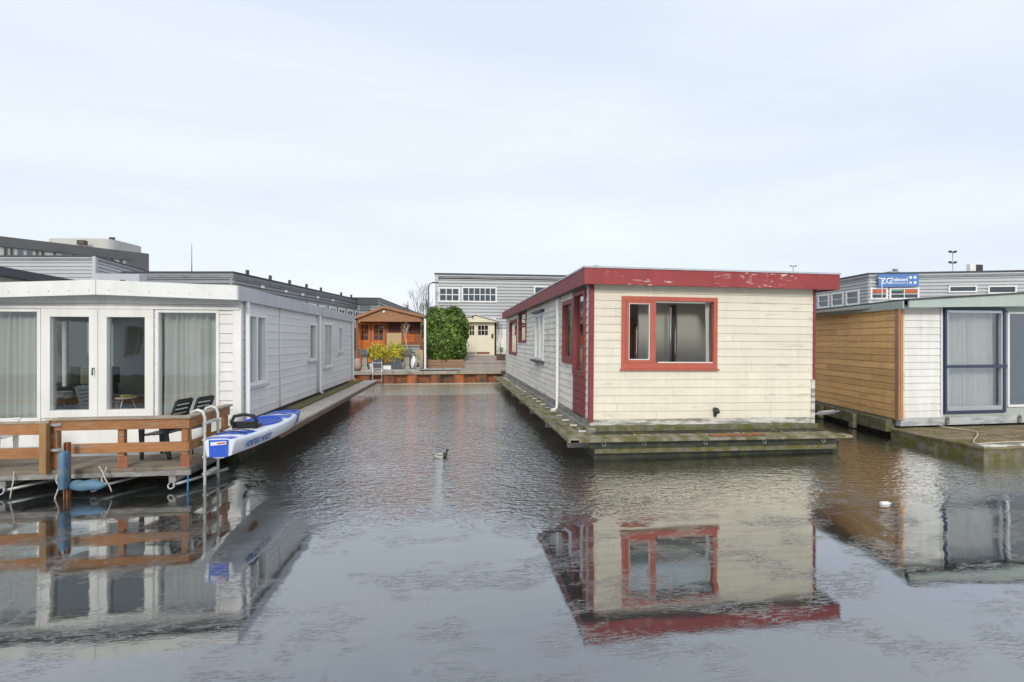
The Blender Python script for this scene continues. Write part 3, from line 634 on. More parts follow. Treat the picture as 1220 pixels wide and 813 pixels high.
for px in (145, 219):
    x = on_y(px, PY0); mb = MB(); mb.box(x - .06, x + .06, PY0 + .028, PY0 + .036, afz, afz + .17); mb.box(x - .09, x + .09, PY0 + .0, PY0 + .036, afz + .001, afz + .012); mb.build('post_foot', rustlt, rail)
mb = MB()
for z in (rt - .1, rt - .46):
    mb.box(xg - .06, xg + .16, PY0 - .016, PY0 - .002, z, z + .045)
    mb.tube([(xg + .0, PY0 - .03, z - .02), (xg + .0, PY0 - .03, z + .07)], .018, 8)
    mb.tube([(xg - .04, PY0 - .02, z + .03), (xg + .15, PY0 - .03, z + .01)], .010, 6)
mb.build('hinge', galv, rail)
x = on_y(57.5, PY0); mb = MB(); mb.box(x - .045, x + .045, PY0 - .10, PY0 - .02, afz - .02, rt - .04); mb.build('gate_post', M('ochre_brown_post', (.33, .19, .08), .6, .2, 3, .1, bump=.2), rail, .006)
# ladder
def ladder(name, P, off, ztop, zbot, r, rungs, mat, label, hoop=True):
    P = Vector(P); off = Vector(off); t = thing(name, (P.x, P.y, zbot), label, 'ladder')
    inward = Vector((-1, 0)) if hoop else Vector((0, 1))
    for k in (0, 1):
        q = P + off * k
        path = [(q.x, q.y, zbot), (q.x, q.y, ztop - .12)]
        if hoop: path += [(q.x + inward.x * .03, q.y, ztop - .03), (q.x + inward.x * .10, q.y, ztop), (q.x + inward.x * .18, q.y, ztop - .03), (q.x + inward.x * .21, q.y, ztop - .14), (q.x + inward.x * .21, q.y, afz)]
        mb = MB(); mb.tube(path, r, 10); mb.build('rail', mat, t)
    for z in rungs:
        mb = MB()
        if hoop: mb.box(P.x - .05, P.x + .03, P.y + .02, P.y + off.y - .02, z - .012, z + .018)
        else: mb.box(P.x + .01, P.x + off.x - .01, P.y - .02, P.y + .02, z - .02, z + .02)
        mb.build('rung', mat, t)
    return t
lx, ly = -3.74, 7.86
lxd = on_x(244, lx)
ladder('swimming_ladder', (lx, lxd), (0, .42), 1.15, -.5, .021, [.16, .42, .68, .94][0:4], M('chalky_white_tube', (.66, .66, .62), .5, .1, 5, .2, grime=(.40, .30, .2), gsc=6, gth=.64, bump=.1), 'white tubular bathing ladder hooked over the timber deck edge beside the kayak')
# curtains and things in the room
drape(Wf2, .4, Wf2.s_of(47), dz0 - .05, dz1 - .03, -.15, .04, .13, label='full length white curtain behind the leftmost window of the white houseboat')
drape(Wf2, Wf2.s_of(189), Wf2.s_of(259), dz0 - .05, dz1 - .03, -.15, .04, .13, label='full length white curtain right of the white double glass doors')
drape(Wr2, w1[0] + .08, w1[0] + .9, w1[2] + .05, w1[3] - .05, -.2, .03, .12, mat=curtain_m, label='white curtain in the tall near side window of the white houseboat')
mb = MB(); Y1 = AY + 1.0; x = on_y(150, Y1); zf = dz0 - .02; zt_ = zz(474, x, Y1)
t = thing('side_table', (x, Y1, zf), 'small round pale side table with three legs seen through the right glass door', 'table')
mb.lathe(x, Y1, [(.17, zt_ - .02), (.18, zt_), (.18, zt_ + .01)], 20); mb.build('table_top', pvc, t)
for k in range(3):
    th_ = 2.1 * k + .5; mb = MB(); mb.tube([(x + .09 * math.cos(th_), Y1 + .09 * math.sin(th_), zt_ - .02), (x + .17 * math.cos(th_), Y1 + .17 * math.sin(th_), zf)], .013, 6); mb.build('leg', pvc, t)
mb = MB()
for k in range(9):
    mb.lathe(x - .08 + .02 * k, Y1 + random.uniform(-.04, .04), [(.012, zt_ + .011), (.018, zt_ + .035), (.01, zt_ + .055)], 8)
single(mb, 'fruit', leafy, (x, Y1, zt_), 'little yellow fruits lying on the round pale side table', 'fruit')
Y1 = AY + 2.0; x = on_y(100, Y1)
t = thing('sofa', (x, Y1, zf), 'dark sofa inside the room behind the left glass door', 'sofa')
sx0, sx1 = on_y(52, Y1), on_y(112, Y1)
mb = MB(); mb.box(sx0, sx1, Y1, Y1 + .8, zf, zf + .38); mb.build('seat', M('dark_olive_cloth', (.05, .055, .04), .9, .1, 4, bump=.1), t, .04)
mb = MB(); mb.box(sx0, sx1, Y1 + .62, Y1 + .85, zf + .381, zf + .78); mb.build('backrest', MATS['dark_olive_cloth'], t, .04)
mb = MB(); mb.box(on_y(93, Y1 + .4), on_y(108, Y1 + .4), Y1 + .44, Y1 + .56, zf + .385, zf + .80); single(mb, 'cushion', lime, (on_y(100, Y1 + .4), Y1 + .5, zf + .385), 'square lime cushion leaning on the dark sofa behind the left glass door', 'cushion', bevel=.04)
Y1 = AY + .9; x = on_y(64, Y1); zt_ = zz(468, x, Y1); mb = MB()
t = thing('armchair', (x, Y1, zf), 'white curved shell armchair at the lower left of the left glass door', 'armchair')
mb = MB(); rings = []
for k in range(9):
    th_ = -.4 + k * .33; rings.append([(x - .12 + .32 * math.cos(th_), Y1 + .1 + .30 * math.sin(th_), z) for z in (zf + .25, zf + .33, zt_)] )
mb.loft(rings, close=False, caps=False); mb.lathe(x - .12, Y1 + .1, [(.28, zf + .25), (.30, zf + .31)], 16); mb.build('shell', pvc, t)
for k in range(4):
    th_ = k * 1.57 + .7; mb = MB(); mb.tube([(x - .12 + .15 * math.cos(th_), Y1 + .1 + .15 * math.sin(th_), zf + .25), (x - .12 + .22 * math.cos(th_), Y1 + .1 + .22 * math.sin(th_), zf)], .012, 6); mb.build('leg', pvc, t)

# deck chairs
def make_chair(mat, label):
    t = local(thing('deck_chair', (0, 0, 0), label, 'chair', 'charcoal slatted armchairs on the deck'))
    mb = MB()
    for k in range(5): mb.box(-.25 + k * .1, -.25 + k * .1 + .085, -.22, .22, .40 + .008 * (4 - k), .42 + .008 * (4 - k))
    mb.build('seat', mat, t, .006)
    mb = MB()   # leans towards -x; sitter faces +x
    for s_ in (-.21, .19):
        mb.extr([(-.24, s_, .42), (-.20, s_, .42), (-.42, s_, 1.02), (-.46, s_, 1.02)], (0, .035, 0))
    for k in range(7):
        z = .47 + k * .08; x = -.225 - (z - .42) * .367; mb.extr([(x - .012, -.175, z), (x + .012, -.175, z), (x - .012, -.175, z + .058), (x - .036, -.175, z + .058)], (0, .365, 0))
    mb.extr([(-.405, -.175, .985), (-.43, -.175, .985), (-.45, -.175, 1.04), (-.425, -.175, 1.04)], (0, .365, 0))
    mb.build('backrest', mat, t, .004)
    for s_ in (-.26, .22):
        mb = MB(); mb.extr([(-.34, s_, .64), (.24, s_, .66), (.24, s_, .69), (-.35, s_, .67)], (0, .045, 0)); mb.build('armrest', mat, t, .006)
        mb = MB(); mb.extr([(.14, s_, 0), (.19, s_, 0), (.22, s_, .655), (.12, s_, .655)], (0, .04, 0)); mb.build('leg', mat, t, .005)
        mb = MB(); mb.extr([(-.36, s_, 0), (-.30, s_, 0), (-.20, s_, .635), (-.28, s_, .635)], (0, .04, 0)); mb.build('leg', mat, t, .005)
    return t
ch1 = make_chair(darkpl, 'charcoal slatted deck armchair at the left, nearer the glass doors, behind the rail')
x = on_y(192, 8.35); ch1.location = (x, 8.35, afz - .0); ch1.scale = (.88, .88, .89); ch1.rotation_euler.z = R(172)
ch2 = copy_tree(ch1); ch2.location = (on_y(220, 8.7), 8.7, afz); ch2.rotation_euler.z = R(168)
ch2['label'] = 'charcoal slatted deck armchair at the right, nearer the bathing ladder, behind the rail'
ch3 = make_chair(pvc, 'white slatted deck chair cut off by the left edge of the photo'); ch3.pop('group', None) if False else None
del ch3['group']; ch3.location = (on_y(-6, 8.3), 8.3, afz); ch3.rotation_euler.z = R(10); ch3.scale = (.85, .85, .92)

# mooring pile, fenders, ropes
pD = PY0 - .13; x = on_y(80, pD)
t = thing('mooring_pile', (x, pD, -.5), 'rust edged steel channel pile standing in the water at the timber deck', 'pile')
mb = MB(); xx0, xx1 = on_y(78, pD), on_y(84, pD); ztp = zz(527, x, pD); zbt = zz(588, x, pD)
mb.box(xx0, xx1, pD, pD + .012, -.5, ztp); mb.box(xx1 - .012, xx1, pD - .06, pD - .001, -.5, ztp); mb.box(xx0, xx0 + .012, pD - .04, pD - .001, -.5, ztp); mb.build('channel', rustlt, t)
mb = MB(); xa, xb = on_y(72, pD - .1), on_y(80.5, pD - .1); za = zz(581, x, pD); zb_ = zz(536, x, pD)
rings = []
for i, (z, sc_) in enumerate(((za, .6), (za + .03, 1), (zb_ - .03, 1), (zb_, .6))):
    cx_, hw = (xa + xb) / 2, (xb - xa) / 2 * sc_
    rings.append([(cx_ + hw * math.copysign(abs(math.cos(q)) ** .5, math.cos(q)), pD - .10 - .0 + .07 * sc_ * math.copysign(abs(math.sin(q)) ** .5, math.sin(q)), z) for q in np.linspace(0, 2 * math.pi, 17)[:-1]])
mb.loft(rings); single(mb, 'fender', fender, (x, pD - .1, za), 'faded blue flat upright fender strapped against the steel pile', 'fender')
x0, x1 = on_y(84, pD - .05), on_y(126, pD - .05); zf_ = zz(577.5, (x0 + x1) / 2, pD)
mb = MB(); n = 14; mb.tube([(x0 + (x1 - x0) * k / n, pD - .03, zf_ + .008 * math.sin(k)) for k in range(n + 1)], [.05, .068, .072, .072, .073, .072, .072, .072, .071, .07, .068, .062, .05, .035, .02], 14)
single(mb, 'fender', fender, ((x0 + x1) / 2, pD, zf_), 'faded blue sausage fender floating level beside the steel pile', 'fender')
def rope(pts, r, mat, label, seg=6):
    P = [Vector(p) for p in pts]; out = []
    for i in range(len(P) - 1):
        p0, p1, p2, p3 = P[max(i - 1, 0)], P[i], P[i + 1], P[min(i + 2, len(P) - 1)]
        for k in range(6):
            t_ = k / 6; out.append(.5 * ((2 * p1) + (-p0 + p2) * t_ + (2 * p0 - 5 * p1 + 4 * p2 - p3) * t_ ** 2 + (-p0 + 3 * p1 - 3 * p2 + p3) * t_ ** 3))
    out.append(P[-1]); mb = MB(); mb.tube(out, r, seg); return single(mb, 'rope', mat, tuple(P[0]), label, 'rope')
def pp(px, py, Y): x = on_y(px, Y); return (x, Y, zz(py, x, Y))
Yr = PY0 - .12
rope([pp(118, 556, Yr + .08), pp(122, 562, Yr), pp(126, 572, Yr - .03), pp(130, 578, Yr - .02), pp(133, 586, Yr)], .009, rope_m, 'pale rope hanging from the deck edge to the end of the level blue fender')
rope([pp(127, 557, Yr + .08), pp(124, 565, Yr + .02), pp(121, 572, Yr + .0), pp(126, 577, Yr - .06)], .009, rope_m, 'short pale rope crossing the deck edge above the level blue fender')
rope([pp(71, 561, Yr + .1), pp(67, 572, Yr), pp(70, 580, Yr - .02), pp(66, 592, Yr), pp(63, 602, Yr)], .010, rope_m, 'pale frayed rope dropping into the water left of the upright blue fender')
rope([pp(82, 580, Yr), pp(81, 588, Yr), pp(79, 598, Yr)], .007, rope_m, 'thin pale rope end below the steel pile')
rope([pp(17, 562, Yr + .12), pp(16, 572, Yr + .08), pp(14, 582, Yr), pp(12, 594, Yr)], .008, rope_m, 'pale rope hanging from the deck near the left edge of the photo')
rope([pp(223, 557, PY0 + .05), pp(224, 570, PY0 + .02), pp(223.5, 590, PY0)], .011, ropeb, 'blue rope hanging into the water under the corner of the timber deck')

# =================================================================== KAYAK
kA = Vector((on_y(261, 6.72), 6.72, .0)); kB = Vector((on_y(349, 10.0), 10.0, 0)); zka = zz(548, kA.x, kA.y); zkb = .62
k = thing('kayak', (kA.x, kA.y, zka), 'blue and white sit-on-top kayak lying on the walkway edge of the white houseboat', 'kayak')
axis = (kB - kA); Lk = axis.length; ax = axis.normalized(); sd_ = Vector((ax.y, -ax.x, 0))   # sd_ points to +X side
def kprof(t_):
    hw = .35 * (math.sin(math.pi * min(max(.13 + t_ * .76, 0), 1)) ** .75)
    hw = max(hw, .05) * (1 if t_ < .9 else max(.3, 1 - ((t_ - .9) / .1) ** 2 * .7))
    keel = .0 + .10 * max(0, (t_ - .8) / .2) ** 2 + .02 * (1 - t_); deck = .245 + .02 * (2 * t_ - 1) ** 2 + (.0 if t_ < .9 else -.08 * ((t_ - .9) / .1) ** 2)
    return hw, keel, deck
def kpt(t_, s_, z): q = kA + axis * t_ + sd_ * s_; base = zka + (zkb - zka) * t_; return (q.x, q.y, base + z)
def kring(t_):
    hw, ke, de = kprof(t_); 
    return [kpt(t_, s_ * hw, z) for s_, z in ((-.25, ke), (.25, ke), (.84, ke + .035), (.99, de - .06), (1, de - .03), (.86, de), (.4, de + .012), (-.4, de + .012), (-.86, de), (-1, de - .03), (-.99, de - .06), (-.84, ke + .035))]
ts = [0, .02, .05, .1, .15, .2, .25, .3, .35, .4, .45, .5, .55, .6, .65, .7, .75, .8, .85, .9, .93, .96, .985, 1]
mb = MB(); mb.loft([kring(t_) for t_ in ts]); nf = 12
for i in range(len(ts) - 1):
    for j in range(nf):
        f = i * nf + j; tm = (ts[i] + ts[i + 1]) / 2
        if tm > .77: mb.mi[f] = 1
        elif j in (5, 6, 7) and (tm < .06 or .08 < tm < .21 or .60 < tm < .68): mb.mi[f] = 1
mb.build('hull', [kayw, blue], k)
# stern panel, cockpit trims, deck lines
mb = MB(); hw, ke, de = kprof(0)
mb.extr([kpt(-.003, -.62 * hw, ke + .02), kpt(-.003, .62 * hw, ke + .02), kpt(-.003, .66 * hw, de - .005), kpt(-.003, -.66 * hw, de - .005)], -ax * .012); mb.build('stern_panel', blue, k)
mb = MB(); hw, ke, de = kprof(0)
mb.extr([kpt(-.0075, -.52 * hw, de - .075), kpt(-.0075, .56 * hw, de - .062), kpt(-.0075, .56 * hw, de - .02), kpt(-.0075, -.52 * hw, de - .03)], -ax * .004); mb.build('stern_sticker', kayw, k)
mb = MB(); mb.extr([kpt(-.0095, -.05 * hw, de - .055), kpt(-.0095, .50 * hw, de - .048), kpt(-.0095, .50 * hw, de - .032), kpt(-.0095, -.05 * hw, de - .04)], -ax * .003); mb.build('sticker_mark', redl, k)
mb = MB()     # raised blue cockpit rims around a darker well
def rim(t0, t1, wf, m0):
    pts = []
    for q in np.linspace(0, 2 * math.pi, 29):
        t_ = (t0 + t1) / 2 + (t1 - t0) / 2 * math.cos(q); hw, ke, de = kprof(t_); pts.append(kpt(t_, wf * hw * math.sin(q), de + .02))
    return pts
mb.tube(rim(.31, .62, .78, 0), .018, 8, cap=False); mb.build('cockpit_rim', blue, k)
mb = MB(); mb.face([Vector(p) + Vector((0, 0, -.002)) for p in rim(.31, .62, .76, 0)[:-1]]) 
mb.build('cockpit_well', M('deep_blue_plastic', (.02, .07, .40), .4, .1, 4, bump=.05), k)
mb = MB(); t_ = .265; hw, ke, de = kprof(t_)
back = [kpt(t_ - .012, s_ * .17, de + z) for s_, z in ((-.8, .02), (-1.02, .12), (-.8, .2), (0, .225), (.8, .2), (1.02, .12), (.8, .02))]
mb.tube(back, .026, 8); mb.extr([kpt(t_ - .005, s_ * .18, de + z) for s_, z in ((-1, .02), (-.95, .12), (.95, .12), (1, .02))], ax * .03); mb.extr([kpt(t_ + .0, s_ * .17, de + z) for s_, z in ((-1, .02), (1, .02), (1, .05), (-1, .05))], ax * .22)
mb.build('seat', black, k, .01)
mb = MB()
for tt in (.12, .18, .70, .84, .90):
    mb = MB(); hw, ke, de = kprof(tt); mb.tube([kpt(tt, -.8 * hw, de + .015), kpt(tt + .03, 0, de + .03), kpt(tt, .8 * hw, de + .015)], .006, 5); mb.build('deck_line', black, k)
mb = MB(); q = kA + axis * .34; 
mb.extr([kpt(.30, .02, -.06), kpt(.36, .02, -.06), kpt(.38, .02, .03), kpt(.28, .02, .03)], sd_ * .04); mb.build('skeg', rustlt, k)
def text(body, size, mat, parent, M4, name='lettering', extrude=.002, bold=.0):
    cu = bpy.data.curves.new('t', 'FONT'); cu.body = body; cu.size = size; cu.extrude = extrude; cu.offset = bold; cu.align_x = 'LEFT'
    o = bpy.data.objects.new('t', cu); COL.objects.link(o); bpy.context.view_layer.update()
    me = bpy.data.meshes.new_from_object(o.evaluated_get(bpy.context.evaluated_depsgraph_get())); bpy.data.objects.remove(o)
    me.transform(M4)
    if parent is not None: me.transform(Matrix.Translation(-Vector(parent['org'])))
    me.materials.clear(); me.materials.append(mat); me.name = name
    o = bpy.data.objects.new(name, me); COL.objects.link(o); o.parent = parent; return o
def frame(o, xa, ya, za_): m = Matrix.Identity(4); m.col[0][:3] = xa; m.col[1][:3] = ya; m.col[2][:3] = za_; m.col[3][:3] = o; return m
def side_at(t_, fr):
    hw, ke, de = kprof(t_); a = Vector(kpt(t_, .84 * hw, ke + .035)); b = Vector(kpt(t_, .99 * hw, de - .06)); return a + (b - a) * fr
for body, t0, size, fr in (('VORTEX 14 SOT', .075, .13, .34),):
    p0 = side_at(t0, fr); p1 = side_at(t0 + .24, fr); up = (side_at(t0 + .12, 1) - side_at(t0 + .12, 0)).normalized(); xa = (p1 - p0).normalized(); za_ = xa.cross(up).normalized(); up = za_.cross(xa)
    text(body, size, navyl, k, frame(p0 + za_ * .026, xa * .80, up, za_), bold=.001)

# =================================================================== RIGHT HOUSEBOAT (orange side, white front)
nc = at(1072, 10.9); fl = at(968, 14.6); dl = (Vector(fl) - Vector(nc)).normalized(); back = Vector(nc) + dl * 12
fr_ = (nc[0] + 7 * math.cos(R(1.5)), nc[1] + 7 * math.sin(R(1.5)))
Wl = Wall(tuple(back), nc); Wq = Wall(nc, fr_)
bz = .43
r = thing('houseboat', (nc[0] + 3, nc[1] + 5, .2), 'houseboat with varnished orange timber side, white boarded front and sage green roof edge', 'houseboat')
mb = MB(); Wl.siding(mb, bz, 3.0, pitch=.165, lap=.016, joints=4); mb.build('side_wall', orange, r)
ztop = Wq.z_of(365, 0)
oS = Wq.rect(1123.5, 367, 1196, 493); oG = Wq.rect(1199, 372, 1290, 484)
oS = (oS[0], oS[1], Wq.z_of(493, oS[0]), oS[3])
mb = MB(); Wq.siding(mb, bz + .03, 2.98, [oS, oG], pitch=.155, lap=.016, a1=oS[0] - .06); mb.build('front_wall', whitewall, r)
mb = MB(); Wq.siding(mb, bz + .03, 3.05, [(oS[0], oS[1], oS[2], oS[3]), oG], pitch=3, lap=.0, a0=oS[0] - .055); mb.build('front_panel', sage, r)
mb = MB(); Wq.box(mb, oS[0] - .09, oS[0] - .055, bz + .03, 2.98, .02, .035); Wq.box(mb, -.0, oS[0] - .05, 2.981, 3.0, .0, .05); mb.build('corner_trim', pvc, r)
mb = MB(); Wl.box(mb, Wl.len - .09, Wl.len + .04, bz - .02, 3.0, .018, .05); Wq.box(mb, -.03, .035, bz - .02, 3.0, .018, .05); mb.build('corner_trim', orange_trim, r, .004)
sl = Wq.window(oS, navy, r, fw=.06, trans=[.44], pane=G1, name='sliding_door', mw=.06, o1=.05)
mb = MB(); a0, a1, z0, z1 = oS
for q in ((a0 + .062, a0 + .11, z0 + .062, z1 - .062), (a1 - .11, a1 - .062, z0 + .062, z1 - .062), (a0 + .11, a1 - .11, z1 - .12, z1 - .062), (a0 + .11, a1 - .11, z0 + .062, z0 + .16)): Wq.box(mb, *q, -.03, .03)
mb.build('inner_frame', alu, sl, .003)
mb = MB(); zc = z0 + .06 + (z1 - z0 - .12) * .44; Wq.box(mb, a0 + .02, a1 + .01, zc - .035, zc + .035, .05, .062); mb.build('screen_rail', navy, sl)
Wq.window(oG, pvc, r, fw=.05, mull=[.38], pane=G1)
mb = MB(); Wq.box(mb, 0, 7, bz - .15, bz + .027, -.1, .02); mb.build('base_board', M('flaking_grey_white_base', (.52, .53, .54), .7, .15, 3, grime=(.30, .31, .33), gsc=4, gth=.55, gstretch=(.5, 1, 3), bump=.3), r)
mb = MB(); Wl.box(mb, 0, Wl.len, bz - .03, bz - .002, -.1, .02); mb.build('base_board', weather, r)
drape(Wq, oS[0] + .05, oS[1] - .06, oS[2] + .1, oS[3] - .07, -.2, .035, .12, mat=curtain_g, label='grey pleated curtain behind the navy framed sliding door')
drape(Wq, oG[0] + .25, oG[0] + .36, oG[2] + .1, oG[3] - .07, -.25, .02, .06, mat=M('slate_blue_curtain_cloth', (.10, .12, .15), .9, .05, 4, bump=0), label='dark slate curtain inside the window at the right edge of the photo')
mb = MB(); mb.prism([Wq.pt(.1, 0, -.12)[:2], Wq.pt(6.9, 0, -.12)[:2], Wq.pt(6.9, 0, -8)[:2], Wq.pt(2.4, 0, -8)[:2]], bz - .1, bz + .05); mb.build('interior_floor', intf, r)
mb = MB(); Wq.box(mb, .8, 6.9, bz + .05, 3.0, -3.6, -3.5); Wq.box(mb, 6.9, 7, -.3, 3.0, -10, -.1); Wq.box(mb, .1, 6.9, 2.99, 3.04, -3.5, -.12); Wq.box(mb, oS[1] + .02, oS[1] + .08, bz + .05, 2.98, -3.5, -1.2); mb.build('interior_wall', MATS['dim_interior_wall'], r)
# roof: sage fascia, dark edge, rising towards the ridge off to the right
yo = .28
def rp(a, z, o): return Wq.pt(a, z, o)
zA = Wq.z_of(357.5, 0); aB = Wq.s_of(1220); zB = zz(347.5, *rp(aB, 0, yo)[:2]); sl_ = (zB - zA) / aB; aR = 3.5; zR = zA + sl_ * aR; zAf = zA
f0 = rp(-.06, 0, yo)
mb = MB()
zF0 = Wq.z_of(366, 0) - .03; zF1 = zz(365, *rp(aB, 0, yo)[:2]); zFR = zF0 + (zF1 - zF0) / aB * aR
mb.extr([rp(-.06, zF0, yo), rp(aR, zFR, yo), rp(aR, zR - .03, yo), rp(-.06, zAf - .03, yo)], (-Wq.n * .04).to_3d()); mb.build('fascia', sage, r, .004)
mb = MB(); P = lambda a, z, o: rp(a, z, o)
eb = Vector(Wl.pt(0, zA, .12)); en = Vector(rp(-.08, zA, yo + .02))
ebz = zA - .0; side0 = Vector(Wl.pt(Wl.len + .25, 0, .10)); side1 = Vector(Wl.pt(0, 0, .10))
mb.hexa([(side0.x, side0.y, zA - .21), (side0.x + .03, side0.y, zA - .21), (side1.x + .03, side1.y, zA - .21), (side1.x, side1.y, zA - .21), (side0.x, side0.y, zA - .04), (side0.x + .03, side0.y, zA - .04), (side1.x + .03, side1.y, zA - .04), (side1.x, side1.y, zA - .04)])
mb.build('fascia', sage, r)
ridge_f = Vector(rp(aR, zR, yo + .03)); ridge_b = ridge_f + Vector((dl.x * 12, dl.y * 12, 0))
lf = Vector((side0.x - .03, side0.y - .03, zA - .03)); lb = Vector((side1.x - .03, side1.y, zA - .03)); lf2 = Vector(rp(-.09, zA - .03, yo + .03))
mb = MB(); tup = Vector((0, 0, .035))
for tri in ([lf2, ridge_f - Vector((0, 0, .03)), ridge_b - Vector((0, 0, .03)), lb],):
    mb.hexa([tri[0], tri[1], tri[2], tri[3], tri[0] + tup, tri[1] + tup, tri[2] + tup, tri[3] + tup])
rr0 = Vector(rp(7.1, zA - .03, yo + .03)); mb.hexa([ridge_f - Vector((0, 0, .03)), rr0, rr0 + Vector((dl.x * 12, dl.y * 12, 0)), ridge_b - Vector((0, 0, .03)), ridge_f + Vector((0, 0, .005)), rr0 + tup, rr0 + tup + Vector((dl.x * 12, dl.y * 12, 0)), ridge_b + Vector((0, 0, .005))])
mb.build('roof', M('dark_roof_felt', (.075, .08, .08), .8, .2, 3, bump=.2), r)
# pontoon and deck
mb = MB(); a = Vector(nc) + dl * .3
pl = [Vector(Wl.pt(0, 0, -.3)).xy, Vector(Wl.pt(Wl.len - .3, 0, -.1)).xy, Vector(Wq.pt(.3, 0, -.1)).xy, Vector(Wq.pt(7, 0, -.1)).xy, Vector(Wq.pt(7, 0, -10)).xy]
mb.prism([tuple(q) for q in pl], -.6, bz - .16); mb.build('pontoon', darkhull, r)
mb = MB(); Wl.box(mb, 2, Wl.len - .15, .12, bz - .035, -.09, .20); 
for q in range(4): Wl.box(mb, Wl.len - 1.4 - q * 1.5, Wl.len - 1.2 - q * 1.5, .02, bz - .05, .2, .30)
mb.build('side_ledge', mossconc, r, .015)
d0 = at(1073, 10.55); d1 = at(1172, 8.85); dk = [d1, (d1[0] + 6, d1[1] + .08), (d1[0] + 6, nc[1] - .03 + .2), (d0[0] + .05, nc[1] - .03), d0]
mb = MB(); mb.prism(dk, -.5, .215); mb.build('deck_base', M('mossy_deck_side', (.20, .18, .13), .9, .25, 5, .2, grime=(.12, .115, .03), gsc=5, gth=.5, gstretch=(1, 1, 1.4), bump=.6), r)
mb = MB(); yb0 = d1[1] - .02; nb = 9; pb = (dk[3][1] - yb0) / nb
for i in range(nb):
    ya, yb2 = yb0 + i * pb, yb0 + (i + 1) * pb - .008; lx_ = lambda y_: d1[0] + (d0[0] - d1[0]) * (y_ - d1[1]) / (d0[1] - d1[1]) - .02
    mb.prism([(lx_(ya), ya), (d1[0] + 6, ya), (d1[0] + 6, yb2), (lx_(yb2), yb2)], .219, .25 + random.uniform(-.004, .003))
mb.build('deck_boards', M('brown_mossy_plank_deck', (.27, .205, .13), .85, .3, 2.5, stretch=(1, 5, 1), island=.16, grime=(.14, .125, .035), gsc=2.2, gth=.53, gw=.12, bump=.6), r)
mb = MB(); mb.box(d1[0] - .02, d1[0] + 6, d1[1] - .025, d1[1] + .10, .252, .29); mb.build('edge_rail', palew, r, .01)
litter(220, d1[0] - .9, d1[0] + 2.5, d1[1] + .5, nc[1] - .1, .255, MATS['pale_crumbs'], 'crumbs of dirt scattered on the brown corner deck at the right') if False else litter(220, d1[0] + .02, d1[0] + 2.5, d1[1] + .05, nc[1] - .1, .255, MATS['pale_crumbs'], 'crumbs of dirt scattered on the brown corner deck at the right')
rope([Wq.pt(.75, .42, .04), Wq.pt(.8, .30, .3), Wq.pt(1.0, .275, .8), (d1[0] + .05, d1[1] + .2, .29), (d1[0] + .6, d1[1] + .12, .31), (d1[0] + 2.5, d1[1] + .1, .31)], .012, rope_m, 'white mooring rope lying slack across the brown mossy corner deck')
for px, py in ((1126, 502), (1212, 500)):
    a_ = Wq.s_of(px); z = Wq.z_of(py, a_); mb = MB(); Wq.box(mb, a_ - .035, a_ + .035, z - .06, z + .05, .02, .07); mb.tube([Wq.pt(a_ - .02, z + .05, .05), Wq.pt(a_, z + .11, .06), Wq.pt(a_ + .03, z + .05, .05)], .02, 8); mb.build('cleat', weather, r)
# spring mooring chain between cream and orange boats
p0 = Vector((CX1 + .12, 9.6, .60)); p1 = Vector(Wl.pt(Wl.len - 1.9, .35, .22)); 
t = thing('mooring_chain', tuple(p0), 'galvanised mooring chain with coil spring strung between the cream and the orange sided houseboats', 'chain')
mb = MB(); dv = p1 - p0; n = 16
for i in range(n):
    a = .0 + i / n
    if .3 < a < .75: continue
    c0 = p0 + dv * (a + .5 / n); u = dv.normalized(); v = u.cross(Vector((0, 0, 1))).normalized() if i % 2 else Vector((0, 0, 1))
    mb = MB(); mb.tube([c0 + u * .065 * math.cos(q) + v * .03 * math.sin(q) for q in np.linspace(0, 2 * math.pi, 9)], .013, 5, cap=False); mb.build('chain_link', galv, t)
mb = MB(); u = dv.normalized(); v = u.cross(Vector((0, 0, 1))).normalized(); w_ = u.cross(v)
mb.tube([p0 + dv * (.3 + .45 * q / 160) + (v * math.cos(q * .6) + w_ * math.sin(q * .6)) * .045 for q in range(161)], .009, 5); mb.build('spring', galv, t)

# =================================================================== QUAY, TERRACE
q = thing('quay_wall', (0, QY, 0), 'rusty orange steel sheet pile quay closing the slip, with timber capping', 'quay')
qx0, qx1 = -14, 2.55
mb = MB(); x = qx0; poly = []
while x < qx1 - .1: poly += [(x, QY), (x + .44, QY), (x + .60, QY + .20), (x + 1.02, QY + .20)]; x += 1.18
poly = [p for p in poly if p[0] <= qx1 + .1]
mb.loft([[(px_, py__, -1) for px_, py__ in poly], [(px_, py__, .50) for px_, py__ in poly]], close=False, caps=False, smooth=False); mb.build('sheet_piling', rust, q)
mb = MB(); 
for a_, b_ in ((qx0, on_y(468, QY)), (on_y(468, QY) + .02, on_y(504, QY)), (on_y(504, QY) + .02, on_y(546, QY)), (on_y(546, QY) + .02, qx1)):
    mb.box(a_, b_, QY - .10, QY + .34, .505, .66 + random.uniform(-.015, .015))
mb.build('timber_cap', capw, q, .01)
mb = MB(); mb.box(qx0, qx1, QY - .035, QY - .004, .0, .05); mb.build('waterline_batten', M('pale_batten', (.40, .34, .26), .8, .2, 3, bump=.2), q)
mb = MB(); mb.box(on_y(500, QY + .4), 3.4, QY + .34, QY + 2.2, .60, .71)
mb.box(on_y(553, QY + 2.3), 4.0, QY + 2.02, QY + 6.3, .6, .93); tag(mb.build('paved_path', paver), kind='structure')
mb = MB()
for i in range(10): mb.box(on_y(553, QY + 2.3) - .02, 4.0, QY + 2.05 + i * .42, QY + 2.05 + i * .42 + .40, .75 + i * .028 + .2, .78 + i * .028 + .24)
tag(mb.build('paving_slabs', paver), kind='structure')
mb = MB()
